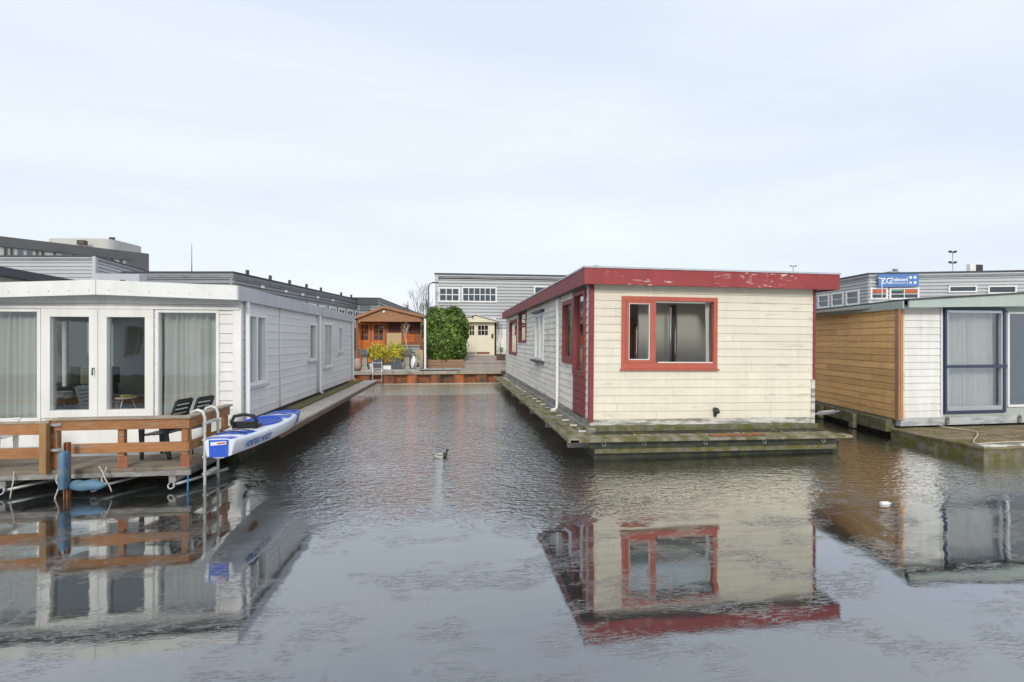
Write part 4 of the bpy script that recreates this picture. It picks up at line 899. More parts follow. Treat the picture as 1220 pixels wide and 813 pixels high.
for i in range(30): mb.box(-4.6 + i * .17, -4.6 + i * .17 + .155, QY + .34, QY + 3.3, .63, .72 + random.uniform(-.004, .004))
single(mb, 'timber_terrace', decky, (-2, QY + .4, .63), 'grey weathered plank terrace behind the quay in front of the cabin', 'terrace', bevel=.004)
# aluminium ladder at the quay
lx0, lx1 = on_y(444, QY - .18), on_y(455, QY - .18)
ladder('quay_ladder', (lx0, QY - .18), (lx1 - lx0, 0), zz(428, lx0, QY - .18), -.3, .022, [-.05 + .29 * i for i in range(5)], alu, 'straight aluminium ladder leaning on the quay in front of the yellow bushes', hoop=False)

def leaves(name, mat, parent, sampler, n, size, asp=.5, loc=(0, 0, 0)):
    V = np.zeros((n * 4, 3)); 
    for i in range(n):
        p, nn = sampler(); nn = nn + rng.normal(0, .55, 3); nn /= np.linalg.norm(nn); a = np.cross(nn, rng.normal(0, 1, 3)); a /= np.linalg.norm(a); b = np.cross(nn, a)
        s_ = size * rng.uniform(.6, 1.3)
        V[i * 4] = p - a * s_; V[i * 4 + 1] = p + b * s_ * asp + nn * s_ * .12; V[i * 4 + 2] = p + a * s_; V[i * 4 + 3] = p - b * s_ * asp + nn * s_ * .12
    V -= np.array(loc); me = bpy.data.meshes.new(name); me.from_pydata(V.tolist(), [], [(4 * i, 4 * i + 1, 4 * i + 2, 4 * i + 3) for i in range(n)]); me.materials.append(mat)
    o = bpy.data.objects.new(name, me); COL.objects.link(o); o.parent = parent; return o
# laurel hedge
hy = QY + 2.6; hx0, hx1 = on_y(506, hy), on_y(555, hy); hz0, hz1 = .95, zz(368, 0, hy)
t = thing('laurel_bush', ((hx0 + hx1) / 2, hy, .9), 'big dense glossy laurel bush growing out of the brown timber planter', 'bush')
hc = np.array([(hx0 + hx1) / 2, hy + .1, (hz0 + hz1) / 2]); hr = np.array([(hx1 - hx0) / 2, .9, (hz1 - hz0) / 2])
def hedge_s():
    while True:
        e = rng.uniform(-1.1, 1.1, 3); q_ = (np.abs(e) ** 2.7).sum() ** (1 / 2.7); lump = 1.03 + .08 * math.sin(e[0] * 6 + e[2] * 5) + .08 * math.sin(e[2] * 9 + e[1] * 5 + 1)
        if q_ < .72 * lump or q_ > lump * (1.0 if rng.uniform() < .985 else 1.12): continue
        p = hc + hr * e * np.array([1.05 + .10 * min(0, e[2] + .3), 1, 1])
        if p[1] < hy + .5 or rng.uniform() < .3: return p, e / np.linalg.norm(e)
leaves('crown', leafg, t, hedge_s, 15000, .095, .45, t['org'])
mb = MB(); 
for i in range(9):
    x = hx0 + .3 + i * (hx1 - hx0 - .6) / 8; mb.tube([(x, hy, .85), (x + random.uniform(-.2, .2), hy + random.uniform(-.2, .3), 2.4), (x + random.uniform(-.4, .4), hy + .1, 3.4)], [.04, .03, .01], 6)
mb.build('trunk', bark, t)
mb = MB()
for x0_, x1_, z0_, z1_ in ((hx0 + .2, on_y(553, hy - .6), .72, .86), (hx0 + .2, on_y(553, hy - .6), .87, 1.01), (hx0 + .2, on_y(553, hy - .6), 1.02, 1.16)): mb.box(x0_, x1_, hy - .7, hy + .8, z0_, z1_)
single(mb, 'planter_box', planks, ((hx0 + hx1) / 2, hy, .72), 'long low brown board planter holding the laurel bush', 'planter', bevel=.006)
mb = MB(); x = on_y(506.5, QY + 1.2); mb.box(x - .055, x + .055, QY + 1.15, QY + 1.26, .70, zz(380, x, QY + 1.2)); single(mb, 'fence_post', white, (x, QY + 1.2, .7), 'slim white post standing at the left side of the laurel bush', 'post', bevel=.008)
# yellow shrubs in dark planters
def yshrub(px0, px1, py0, py1, Y, label, n, pz0, ppx0, ppx1):
    x0_, x1_ = on_y(px0, Y), on_y(px1, Y); zc0, zc1 = zz(py1, x0_, Y), zz(py0, x0_, Y); cc = np.array([(x0_ + x1_) / 2, Y, (zc0 + zc1) / 2]); rr = np.array([(x1_ - x0_) / 2, .4, (zc1 - zc0) / 2])
    t = thing('shrub', (cc[0], Y, pz0), label, 'shrub')
    def s_():
        d = rng.normal(0, 1, 3); d /= np.linalg.norm(d); return cc + rr * d * (1 + .25 * math.sin(d[0] * 9 + d[2] * 6)) * rng.uniform(.35, 1.15), d
    leaves('foliage', leafy, t, s_, n * 2, .07, .4, t['org'])
    mb = MB()
    for i in range(12): mb.tube([(cc[0] + random.uniform(-.1, .1), Y, pz0), (cc[0] + random.uniform(-.5, .5) * rr[0] * 1.6, Y + random.uniform(-.2, .2), cc[2] + rr[2] * random.uniform(.2, 1))], [.012, .004], 4)
    mb.build('stem', twig, t)
    a_, b_ = on_y(ppx0, Y), on_y(ppx1, Y); mb = MB(); m_ = (a_ + b_) / 2; hw = (b_ - a_) / 2
    mb.hexa([(m_ - hw * .85, Y - .2, .73), (m_ + hw * .85, Y - .2, .73), (m_ + hw * .85, Y + .2, .73), (m_ - hw * .85, Y + .2, .73), (m_ - hw, Y - .24, pz0), (m_ + hw, Y - .24, pz0), (m_ + hw, Y + .24, pz0), (m_ - hw, Y + .24, pz0)])
    return mb
Yp = QY + .95
m1 = yshrub(438.5, 460, 410, 430, Yp, 'golden yellow green shrub behind the top of the quay ladder', 900, 1.3, 444, 457.5)
single(m1, 'planter_box', planter, (on_y(450, Yp), Yp, .73), 'dark square planter directly behind the quay ladder', 'planter', bevel=.01)
m2 = yshrub(459, 483, 409, 431, Yp, 'golden yellow green shrub between the quay ladder and the right stone pedestal', 900, 1.3, 467, 479.5)
single(m2, 'planter_box', planter, (on_y(473, Yp), Yp, .73), 'dark square planter beside the right stone pedestal', 'planter', bevel=.01)
# stone pedestal urns
for i, (px, lab) in enumerate(((435, 'square stone pedestal urn near the corner of the white houseboat'), (485, 'square stone pedestal urn right of the yellow shrubs'))):
    x = on_y(px, Yp); t = thing('pedestal_urn', (x, Yp, .72), lab, 'pedestal', 'stone pedestals on the terrace')
    def sq(prof):
        mb = MB(); mb.loft([[(x - h_, Yp - h_, z), (x + h_, Yp - h_, z), (x + h_, Yp + h_, z), (x - h_, Yp + h_, z)] for h_, z in prof], smooth=False); return mb
    sq([(.17, .72), (.17, .80), (.13, .84), (.12, 1.34), (.17, 1.38)]).build('pedestal', stone, t, .008)
    sq([(.14, 1.382), (.22, 1.50), (.24, 1.76), (.22, 1.78)]).build('urn', M('dark_stone_urn', (.15, .145, .14), .8, .2, 5, bump=.4), t, .008)
for px, h_, m_, lab in ((443, .30, pvc, 'small pale pot between the left pedestal and the ladder'), (480.5, .36, stone, 'slim pale jar against the right stone pedestal'), (461.5, .20, pvc, 'low white trough between the two dark planters')):
    x = on_y(px, Yp - .1); mb = MB(); mb.lathe(x, Yp - .12, [(.09, .725), (.12, .725 + h_ * .9), (.135, .725 + h_), (.11, .725 + h_), (.1, .725 + h_ * .8)], 14) if px != 461.5 else mb.box(x - .2, x + .2, Yp - .2, Yp - .04, .725, .725 + h_)
    single(mb, 'plant_pot', m_, (x, Yp - .1, .725), lab, 'pot')
# low counter wall, pots, bits
x0_, x1_ = on_y(461, QY + 2.2), on_y(500, QY + 2.2); mb = MB(); mb.box(x0_, x1_, QY + 2.2, QY + 2.6, .72, 1.90); mb.box(x0_ - .05, x1_ + .03, QY + 2.12, QY + 2.68, 1.905, 1.97)
single(mb, 'garden_wall', conc, (x0_, QY + 2.2, .72), 'low grey counter wall with a light coping under the cabin porch', 'wall', bevel=.01)
x = on_y(493, Yp); mb = MB(); mb.loft([[(x + rr_ * math.cos(q_) * 1.0, Yp + rr_ * .6 * math.sin(q_), z) for q_ in np.linspace(0, 2 * math.pi, 15)[:-1]] for rr_, z in ((.08, .725), (.14, .8), (.17, 1.0), (.15, 1.2), (.08, 1.32), (.05, 1.42))]); single(mb, 'garden_sack', pvc, (x, Yp, .725), 'white bulging sack standing right of the right stone pedestal', 'sack')
x = on_y(499, Yp + .3); mb = MB(); mb.box(x - .15, x + .22, Yp + .3, Yp + .34, .75, 1.72); single(mb, 'leaning_board', M('tan_board', (.42, .32, .18), .7, .1, 4, bump=.2), (x, Yp + .3, .75), 'tan board propped up behind the driftwood figure', 'board')
x = on_y(497.5, Yp - .1); mb = MB(); mb.tube([(x - .15, Yp - .1, .73), (x - .08, Yp - .1, 1.0), (x + .02, Yp - .1, 1.25), (x - .06, Yp - .1, 1.55), (x - .12, Yp - .08, 1.7)], [.10, .09, .07, .06, .03], 8); mb.tube([(x + .05, Yp - .1, 1.2), (x + .16, Yp - .1, .95), (x + .2, Yp - .1, .74)], [.06, .07, .09], 8); mb.lathe(x + .05, Yp - .25, [(.17, .725), (.2, .79), (.12, .82)], 12)
single(mb, 'driftwood_ornament', stone, (x, Yp, .73), 'grey twisted driftwood ornament beside the white sack', 'ornament')
# bicycle on the terrace
bx, by = on_y(497, QY + 1.9), QY + 1.9; t = thing('bicycle', (bx, by, .72), 'dark bicycle half hidden behind the terrace clutter beside the white post', 'bicycle')
for dx in (-.28, .28):
    mb = MB(); cz = 1.95; mb.tube([(bx + dx + .30 * math.cos(a_) * .6, by + .1 * math.cos(a_) - .15, 1.06 + .32 * math.sin(a_) + .0) for a_ in np.linspace(0, 2 * math.pi, 25)], .018, 6, cap=False)
    for a_ in np.linspace(0, 2 * math.pi, 9)[:-1]: mb.tube([(bx + dx, by - .15, 1.06), (bx + dx + .18 * math.cos(a_), by - .15 + .1 * math.cos(a_), 1.06 + .3 * math.sin(a_))], .004, 3)
    mb.build('wheel', black, t)
mb = MB()
for a_, b_ in (((-.28, 1.06), (-.08, 1.05)), ((-.08, 1.05), (-.16, 1.55)), ((-.28, 1.06), (-.14, 1.45)), ((-.14, 1.45), (.2, 1.5)), ((-.08, 1.05), (.2, 1.5)), ((.28, 1.06), (.18, 1.7))): mb.tube([(bx + a_[0], by - .15, a_[1]), (bx + b_[0], by - .15, b_[1])], .016, 6)
mb.build('frame', darkpl, t)
mb = MB(); mb.tube([(bx + .18, by - .4, 1.74), (bx + .18, by - .15, 1.7), (bx + .18, by + .1, 1.74)], .014, 6); mb.build('handlebar', alu, t)
mb = MB(); mb.box(bx - .27, bx - .08, by - .22, by - .08, 1.56, 1.61); mb.build('saddle', black, t, .01)
# pale driftwood branch standing
def tree(P, z0, h_, depth, r0, mat, seed, spread=.5, name='trunk', parent=None, loc=(0, 0, 0)):
    rd = random.Random(seed); mb = MB()
    def br(p, d, L_, r_, k):
        pts = [p]; q_ = p; dd = d
        for i in range(3): dd = (dd + Vector((rd.uniform(-.12, .12), rd.uniform(-.12, .12), rd.uniform(-.02, .12)))).normalized(); q_ = q_ + dd * L_ / 3; pts.append(q_)
        mb.tube(pts, [r_, r_ * .85, r_ * .75, r_ * .62], 6 if r_ > .02 else 4, cap=False)
        if k <= 0: return
        for i in range(rd.choice((2, 3, 3))):
            nd = (dd + Vector((rd.uniform(-spread, spread), rd.uniform(-spread, spread), rd.uniform(0, .5)))).normalized(); br(pts[rd.choice((2, 3))], nd, L_ * rd.uniform(.6, .85), r_ * .58, k - 1)
    br(Vector((P[0], P[1], z0)), Vector((0, 0, 1)), h_ * .33, r0, depth); return mb
x = on_y(487, QY + 1.6); mb = tree((x, QY + 1.6), 1.0, 2.6, 3, .05, None, 3, .7); single(mb, 'driftwood_branch', M('bleached_driftwood', (.45, .41, .36), .8, .15, 8, bump=.3), (x, QY + 1.6, .72), 'pale bare forked branch standing before the cabin porch', 'branch')
# clutter under A corner
x = on_y(426.5, Yp); mb = MB(); mb.lathe(x, Yp, [(.16, .72), (.2, .9), (.17, 1.25), (.1, 1.3)], 12); single(mb, 'garden_pot', M('pinkish_terracotta', (.45, .30, .26), .8, .15, 4, bump=.2), (x, Yp, .72), 'pinkish clay pot beside the far corner of the white houseboat', 'pot')

# =================================================================== ORANGE CABIN
cy = QY + 3.6; cx0, cx1 = on_y(423.5, cy), on_y(504.5, cy); cxr = on_y(457.5, cy)
cab = thing('garden_cabin', ((cx0 + cx1) / 2, cy, .75), 'orange brown timber garden cabin with an open gabled porch behind the quay', 'cabin')
Wc = Wall((cx0 + .1, cy + .9), (cx1 - .1, cy + .9))
ezl = zz(378, cx0, cy); ezr = zz(377, cx1, cy); apz = zz(365.5, cxr, cy)
w1_ = Wc.rect(426.5, 385, 441, 411); w2_ = Wc.rect(443.5, 385, 458.5, 411)
mb = MB(); Wc.siding(mb, .76, ezl + .05, [w1_, w2_], pitch=.13); Wall((cx1 - .1, cy + .9), (cx1 - .1, cy + 4)).siding(mb, .76, ezl, pitch=.13); Wall((cx0 + .1, cy + 4), (cx0 + .1, cy + .9)).siding(mb, .76, ezl, pitch=.13); mb.build('wall', cabin, cab)
Wc.window(w1_, cabinor, cab, fw=.10, mull=[.5], trans=[.33, .66], mw=.03, pane=G1, bottom=.28); Wc.window(w2_, cabinor, cab, fw=.10, mull=[.5], trans=[.33, .66], mw=.03, pane=G1, bottom=.28)
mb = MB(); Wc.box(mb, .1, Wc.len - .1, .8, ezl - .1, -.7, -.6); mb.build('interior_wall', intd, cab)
mb = MB(); Wc.box(mb, 0, Wc.s_of(459), .76, w1_[2] - .003, .02, .05); mb.build('lower_panel', cabinor, cab)
mb = MB(); a_ = Wc.rect(461, 397, 478.5, 411); Wc.box(mb, a_[0], a_[1], a_[2], a_[3], .02, .06); mb.build('plywood_panel', plyw, cab)
mb = MB(); a_ = Wc.rect(480, 399, 494, 408)
for i in range(4): Wc.box(mb, a_[0], a_[1], a_[2] + i * .12, a_[2] + i * .12 + .10, .02, .05)
mb.build('slatted_shutter', cabinor, cab)
mb = MB(); a_ = Wc.rect(463, 385, 477, 396); Wc.box(mb, a_[0], a_[1], a_[2], a_[3], .02, .03); mb.build('dark_panel', M('dark_red_brown_board', (.10, .03, .02), .6, .3, 5, bump=.2), cab)
mb = MB(); Wc.box(mb, *Wc.rect(487, 384, 501, 398), .02, .03); mb.build('dark_panel', MATS['dark_red_brown_board'], cab)
mb = MB(); mb.extr([(cx0 + .12, cy, ezl - .25), (cx1 - .12, cy, ezl - .25), (cx1 - .12, cy, ezr), (cxr, cy, apz - .05), (cx0 + .12, cy, ezl)], (0, .05, 0)); mb.build('gable_board', M('brown_gable_timber', (.35, .17, .085), .55, .15, 4, island=.1, bump=.2), cab)
for (xa_, za_, xb_, zb__) in ((cx0 - .25, ezl - .12, cxr, apz), (cxr, apz, cx1 + .1, ezr - .0)):
    mb = MB(); mb.extr([(xa_, cy - .12, za_), (xb_, cy - .12, zb__), (xb_, cy - .12, zb__ + .05), (xa_, cy - .12, za_ + .05)], (0, 4.3, 0)); mb.build('roof', tile, cab)
    mb = MB(); mb.extr([(xa_, cy - .16, za_ - .10), (xb_, cy - .16, zb__ - .10), (xb_, cy - .16, zb__ + .04), (xa_, cy - .16, za_ + .04)], (0, .035, 0)); mb.build('bargeboard', MATS['brown_gable_timber'], cab)
for px in (425.5, 502.5):
    x = on_y(px, cy + .05); mb = MB(); mb.box(x - .06, x + .06, cy + .06, cy + .18, .75, ezl - .05); mb.build('porch_post', cabin, cab)
x = cxr; z = zz(371.5, cxr, cy); mb = MB(); mb.tube([(x, cy - .01, z), (x, cy - .07, z)], .07, 12); mb.build('lamp', pvc, cab)

# =================================================================== INDUSTRIAL BUILDINGS
def ribbed(name, label, pts, z0, z1, mat, ops={}, pitch=.21, roofz=0, cap=claddark):
    cx_ = sum(p[0] for p in pts) / len(pts); cy_ = sum(p[1] for p in pts) / len(pts)
    t = thing(name, (cx_, cy_, z0), label, 'building'); Ws_ = []
    for i in range(len(pts)):
        W_ = Wall(pts[i], pts[(i + 1) % len(pts)]); Ws_.append(W_)
        mb = MB(); W_.siding(mb, z0, z1, ops.get(i, ()), pitch=pitch, th=.2, lap=.09, rib=True); mb.build('wall', mat, t)
        mb = MB(); W_.box(mb, -.05, W_.len + .05, z1 + .002, z1 + .09, -.22, .05); mb.build('parapet_cap', cap, t)
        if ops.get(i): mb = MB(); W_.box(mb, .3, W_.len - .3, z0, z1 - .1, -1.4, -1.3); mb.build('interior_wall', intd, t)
    mb = MB(); mb.prism([tuple(p) for p in pts], z1 - .3, z1 - .1); mb.build('roof', roofm, t)
    return t, Ws_
# C: behind the slip
YC = 32.6; c0 = (on_y(518.5, YC), YC); c1 = (on_y(518.5, YC) + 17, YC); c2 = (c1[0], YC + 14); c3 = (c0[0] + 0.3, YC + 14)
zC = zz(327, *c0); WC = Wall(c0, c1)
oc1 = WC.rect(522, 342, 548.5, 360.5); oc2 = WC.rect(550, 342, 592, 360.5); oc3 = WC.rect(636, 341, 668, 352); oc4 = WC.rect(583, 384, 597, 421)
tC, WsC = ribbed('industrial_building', 'grey profiled metal building with white multi pane windows behind the laurel bush', [c0, c1, c2, c3], zz(392, *c0), zC, clad, {0: [oc1, oc2, oc3]})
WC.window(oc1, pvc, tC, fw=.13, mull=[1 / 3, 2 / 3], trans=[.5], mw=.06, pane=G3); o = WC.window(oc2, pvc, tC, fw=.10, mull=[.17, .34, .52, .68, .84], trans=[.5], mw=.05, pane=G3); WC.window(oc3, pvc, tC, fw=.10, mull=[.5], mw=.06, pane=G3)
mb = MB(); WC.box(mb, 0, WC.len, 1.0, zz(392, *c0) - .004, -.2, -.02); mb.build('plinth_wall', white, tC)
mb = MB(); WC.box(mb, WC.s_of(610), WC.s_of(620), zC + .09, zC + .17, -1.5, -.5); WC.box(mb, WC.s_of(592), WC.s_of(600), zC + .09, zC + .15, -1.5, -.5); mb.build('roof_light', zincedge, tC)
# annex with double doors
YA = 31.4; ax0, ax1 = on_y(541, YA), on_y(591, YA); t = thing('door_annex', ((ax0 + ax1) / 2, YA, 1.2), 'small cream entrance annex with boarded double doors under a shallow gabled canopy', 'annex')
WA = Wall((ax0, YA), (ax1, YA)); dA = WA.rect(544, 385, 567.2, 419.5); dB = WA.rect(567.6, 385, 583.5, 419.5)
crm = M('cream_door_paint', (.80, .74, .57), .5, .05, 2, .05, bump=.05); crm2 = M('cream_wall_paint', (.80, .73, .54), .5, .05, 2, .05, bump=.05)
zcan = zz(383, ax1, YA)
mb = MB(); WA.siding(mb, 1.1, zcan + .2, [dA, dB], pitch=3, lap=0); Wall((ax1, YA), (ax1, YC)).siding(mb, 1.1, zcan, pitch=3, lap=0); Wall((ax0, YC), (ax0, YA)).siding(mb, 1.1, zcan, pitch=3, lap=0); mb.build('wall', crm2, t)
for dd_, (wa, wb) in ((dA, (559, 565.5)), (dB, (569, 581.8))):
    wn_ = WA.rect(wa, 387.5, wb, 400); mb = MB(); WA.box(mb, dd_[0], dd_[1], dd_[2], wn_[2] - .003, -.06, .02); WA.box(mb, dd_[0], dd_[1], wn_[3] + .003, dd_[3], -.06, .02); WA.box(mb, dd_[0], wn_[0] - .003, wn_[2], wn_[3], -.06, .02); WA.box(mb, wn_[1] + .003, dd_[1], wn_[2], wn_[3], -.06, .02)
    do = mb.build('door', crm, t, .006); WA.window(wn_, crm, do, fw=.03, mull=[.33, .66] if wb > 570 else [.5], trans=[.5], mw=.03, pane=G3, o1=.03)
    mb = MB(); WA.box(mb, dd_[0] + .02, dd_[1] - .02, dd_[2] - .12, dd_[2] - .004, -.05, .05); mb.build('threshold', brickr if wb > 570 else conc, do)
xm = on_y(567, YA - .4); za_ = zz(375.5, xm, YA - .4); xl, xr_ = on_y(538, YA - .4), on_y(597, YA - .4); zl_ = zz(384, xr_, YA - .4)
for a_, b_ in (((xl, zl_), (xm, za_)), ((xm, za_), (xr_, zl_))):
    mb = MB(); mb.extr([(a_[0], YA - .45, a_[1]), (b_[0], YA - .45, b_[1]), (b_[0], YA - .45, b_[1] + .07), (a_[0], YA - .45, a_[1] + .07)], (0, 1.6, 0)); mb.build('canopy_roof', zincedge, t)
mb = MB(); mb.extr([(xl + .1, YA - .35, zl_), (xr_ - .1, YA - .35, zl_), (xm, YA - .35, za_ - .02)], (0, .04, 0)); mb.build('canopy_gable', crm2, t)
mb = MB(); WA.box(mb, *WA.rect(585.5, 398, 587.5, 403), .0, .08); mb.build('letter_box', black, t)
mb = MB(); x = on_y(562, YA - .45); mb.lathe(x + .05, YA - .5, [(.04, za_ - .16), (.06, za_ - .1), (.02, za_ - .04)], 10); mb.build('lamp', black, t)
# potted plant right of the door
x = on_y(596.5, QY + 3.2); zz0 = 1.0; mb = MB(); mb.box(x - .22, x + .25, QY + 3.0, QY + 3.5, .80, 1.42); single(mb, 'planter_box', M('dark_brown_planter', (.13, .075, .055), .8, .2, 4, bump=.2), (x, QY + 3.2, .8), 'dark brown planter beside the far end of the cream houseboat', 'planter', bevel=.01)
t = thing('shrub', (x, QY + 3.2, 1.42), 'sparse half bare shrub in the dark brown planter beside the cream houseboat', 'shrub')
mb = tree((x, QY + 3.2), 1.40, 2.2, 3, .025, None, 11, .5); mb.build('stem', twig, t) if False else None
for v in range(len(mb.v)): pass
mb.build('stem', twig, t)
def s_(): d = rng.normal(0, 1, 3); return np.array([x, QY + 3.2, 1.65]) + d * np.array([.14, .14, .13]), d
leaves('foliage', leafg, t, s_, 160, .05, .45, t['org'])
# street lamp
Yl = 33; x = on_y(510.5, Yl - 1.5); zt2 = zz(336.5, x, Yl - 1.5); t = thing('street_lamp', (x, Yl - 1.5, 1.3), 'grey street lamp with bent arm behind the laurel bush', 'street lamp')
mb = MB(); mb.tube([(x, Yl - 1.5, 1.3), (x, Yl - 1.5, zt2 - .35), (x + .08, Yl - 1.5, zt2 - .1), (x + .3, Yl - 1.5, zt2)], [.06, .05, .04, .035], 8); mb.build('pole', M('green_grey_pole', (.16, .20, .20), .5, .1, 3, bump=0), t)
mb = MB(); mb.box(x + .26, x + .62, Yl - 1.58, Yl - 1.42, zt2 - .06, zt2 + .03); mb.build('lamp_head', claddark, t, .02)
# bare trees behind
for px, D_, h_, sd_2, lab in ((494, 42, 4.9, 5, 'bare twiggy tree left of the street lamp'), (506, 46, 5.5, 8, 'taller bare twiggy tree just behind the street lamp'), (484, 50, 5.0, 13, 'low bare tree behind the ridge of the cabin')):
    P_ = at(px, D_); t = thing('bare_tree', (*P_, 1.4), lab, 'tree', 'bare trees behind the slip'); mb = tree(P_, 1.4, h_, 6, .10, None, sd_2, .42); mb.build('trunk', twig, t)
# dark low building D
kc = at(452, 45); kl = at(405, 44.5); kr = at(508, 78); zD = zz(356, *kc)
tD, WsD = ribbed('low_dark_building', 'low flat roofed building with dark and grey walls behind the orange cabin', [kl, kc, kr, (kr[0] - 8, kr[1] + 5)], 1.3, zD, cladd, {}, .3)
mb = MB(); WsD[0].box(mb, 0, WsD[0].len - .1, zz(363.5, *kc), zD - .05, .03, .12); mb.build('dark_fascia', claddark, tD)
mb = MB(); WsD[0].box(mb, WsD[0].len * .5, WsD[0].len - .8, zz(370, *kc), zz(364.5, *kc), .03, .06); mb.build('window', G3, tD)
# B1
b1c = at(278, 27); zB1 = zz(325.5, *b1c); b1f = at(431, 45.8); b1l = at(146, 27)
WB = Wall(b1c, b1f); wins = []
a = WB.s_of(352); zw1 = 5.0
while a < WB.len - 1.6: wins.append((a, a + 1.35, 3.4, zw1)); a += 1.75
tB, WsB = ribbed('industrial_building', 'long grey profiled metal building running back behind the white houseboat', [b1l, b1c, b1f, (b1f[0] - 16, b1f[1] + 4)], 1.3, zB1, cladd, {1: wins})
for w_o in wins: WB.window(w_o, pvc, tB, fw=.16, mull=[.5], trans=[.5], mw=.08, pane=G3)
for px in (297, 324, 347, 367, 384, 408, 420):
    a = WB.s_of(px); mb = MB(); WB.box(mb, a - .08, a + .08, zB1 + .092, zB1 + .38, -.18, -.05); mb.build('roof_bracket', claddark, tB)
for px in (312, 340, 360, 378, 396):
    a = WB.s_of(px); mb = MB(); WB.box(mb, a - .09, a + .09, zB1 - .55, zB1 - .40, .01, .12); mb.build('wall_light', pvc, tB)
P_ = at(228.5, 27.5); t = thing('roof_antenna', (*P_, zB1), 'thin whip antenna rising from the grey roof behind the white houseboat', 'antenna')
mb = MB(); mb.tube([(*P_, zB1 - .1), (*P_, zB1 + .5), (P_[0], P_[1], zz(290, *P_))], [.03, .02, .01], 6); mb.build('mast', darkpl, t)
# B2
b2c = at(114, 33); zB2 = zz(306, *b2c); b2f = at(240, 52); b2l = at(-60, 33)
tB2, WsB2 = ribbed('industrial_building', 'taller grey profiled metal building at the far left, corner above the glass doors', [b2l, b2c, b2f, (b2f[0] - 20, b2f[1] + 3)], 1.3, zB2, clad, {}, .25)
mb = MB(); WsB2[0].box(mb, WsB2[0].len - .1, WsB2[0].len + .1, 1.3, zB2 - .002, .052, .14); mb.build('corner_flashing', clad, tB2)
# G: grey beige shed
g0 = at(-60, 14.2); g1 = at(104, 20.3); zg0 = zz(317.5, *at(0, 15.8)); tG = thing('flat_shed', (*at(30, 16), 0), 'grey beige panelled flat roofed boat house behind the left roof edge', 'boat house'); WG = Wall(g0, g1)
mb = MB(); WG.box(mb, 0, WG.len, .6, zg0 - .3, -4, 0); mb.build('wall', beige, tG)
mb = MB(); WG.box(mb, -.1, WG.len + .1, zg0 - .295, zg0, -4.1, .15); mb.build('roof', claddark, tG)
mb = MB(); WG.box(mb, 0, WG.len, zg0 - .85, zg0 - .82, .001, .01); WG.box(mb, WG.s_of(33), WG.s_of(33) + .03, .6, zg0 - .3, .001, .012); mb.build('panel_joint', claddark, tG)
mb = MB(); WG.box(mb, -.3, WG.len + .3, -.5, .59, -4.2, .1); mb.build('pontoon', darkhull, tG)
# F: dark office
f0 = at(-120, 56); f1 = at(177.5, 75); zF = zz(302.5, *f1); tF = thing('office_building', (*at(60, 66), 1.4), 'large dark brick office block with a strip of windows at the far left', 'building'); WF = Wall(f0, f1)
zwt, zwb = zz(293.5, *at(0, WF.pt(WF.s_of(0), 0)[0] * sa + WF.pt(WF.s_of(0), 0)[1] * ca)), zz(303, *at(0, WF.pt(WF.s_of(0), 0)[0] * sa + WF.pt(WF.s_of(0), 0)[1] * ca))
mb = MB(); WF.box(mb, 0, WF.len, zwt, zF, -16, 0); WF.box(mb, 0, WF.len, 1.4, zwb - 1.6, -16, 0); WF.box(mb, WF.s_of(156), WF.len, zwb - 1.6, zwt, -16, 0); mb.build('wall', brickd, tF)
mb = MB(); WF.box(mb, 0, WF.s_of(156), zwb - 1.6, zwt - .01, -15, -.25); mb.build('panel_strip', panelg, tF)
for i, (a_, b_) in enumerate(((5, 8.5), (12.5, 15.5), (21, 27), (32, 38), (43, 45.5), (49.5, 52.5), (64, 66.5), (74, 79.5), (87, 90), (96, 99), (103, 108), (114, 117), (124, 127), (133, 136), (143, 146), (150, 154.5))):
    mb = MB(); WF.box(mb, WF.s_of(a_), WF.s_of(b_), zwb - 1.5, zwt - .05, -.24, -.12); mb.build('window', M('dark_office_glass', (.10, .13, .16), .15, .1, 1, bump=0, spec=.6) if (b_ - a_) > 4 else M('dark_panel', (.07, .07, .07), .5, .1, 1, bump=0), tF)
D_ = 82; p0_, p1_ = at(78, D_), at(153, D_); zq0, zq1 = zF - .5, zz(287, *at(95, D_)); mb = MB(); cxx = (Vector(p0_) + Vector(p1_)) / 2; hw = (Vector(p1_) - Vector(p0_)).length / 2; u = (Vector(p1_) - Vector(p0_)).normalized(); v_ = Vector((-u.y, u.x))
pl = [cxx + u * hw * math.copysign(abs(math.cos(q_)) ** .35, math.cos(q_)) + v_ * 4 * math.copysign(abs(math.sin(q_)) ** .35, math.sin(q_)) for q_ in np.linspace(0, 2 * math.pi, 33)[:-1]]
mb.prism([tuple(p) for p in pl], zq0, zz(290, *p1_)); mb.build('roof_plant_room', M('pale_render', (.55, .54, .50), .7, .05, .5, bump=0), tF)
mb = MB()
for px in (131, 133.5, 136): P_ = at(px, D_); mb.tube([(*P_, zz(288, *P_)), (*P_, zz(283, *P_))], .15, 6)
mb.build('roof_flue', darkpl, tF)
mb = MB(); P_ = at(93, D_ - 5.4); P2_ = at(101, D_ - 5.4); mb.box(P_[0], P2_[0], P_[1] - .3, P_[1] + .5, zz(292, *P_), zz(286.5, *P_)); mb.build('roof_louvre', M('rust_brown_louvre', (.12, .09, .07), .7, .1, 2, bump=0), tF)
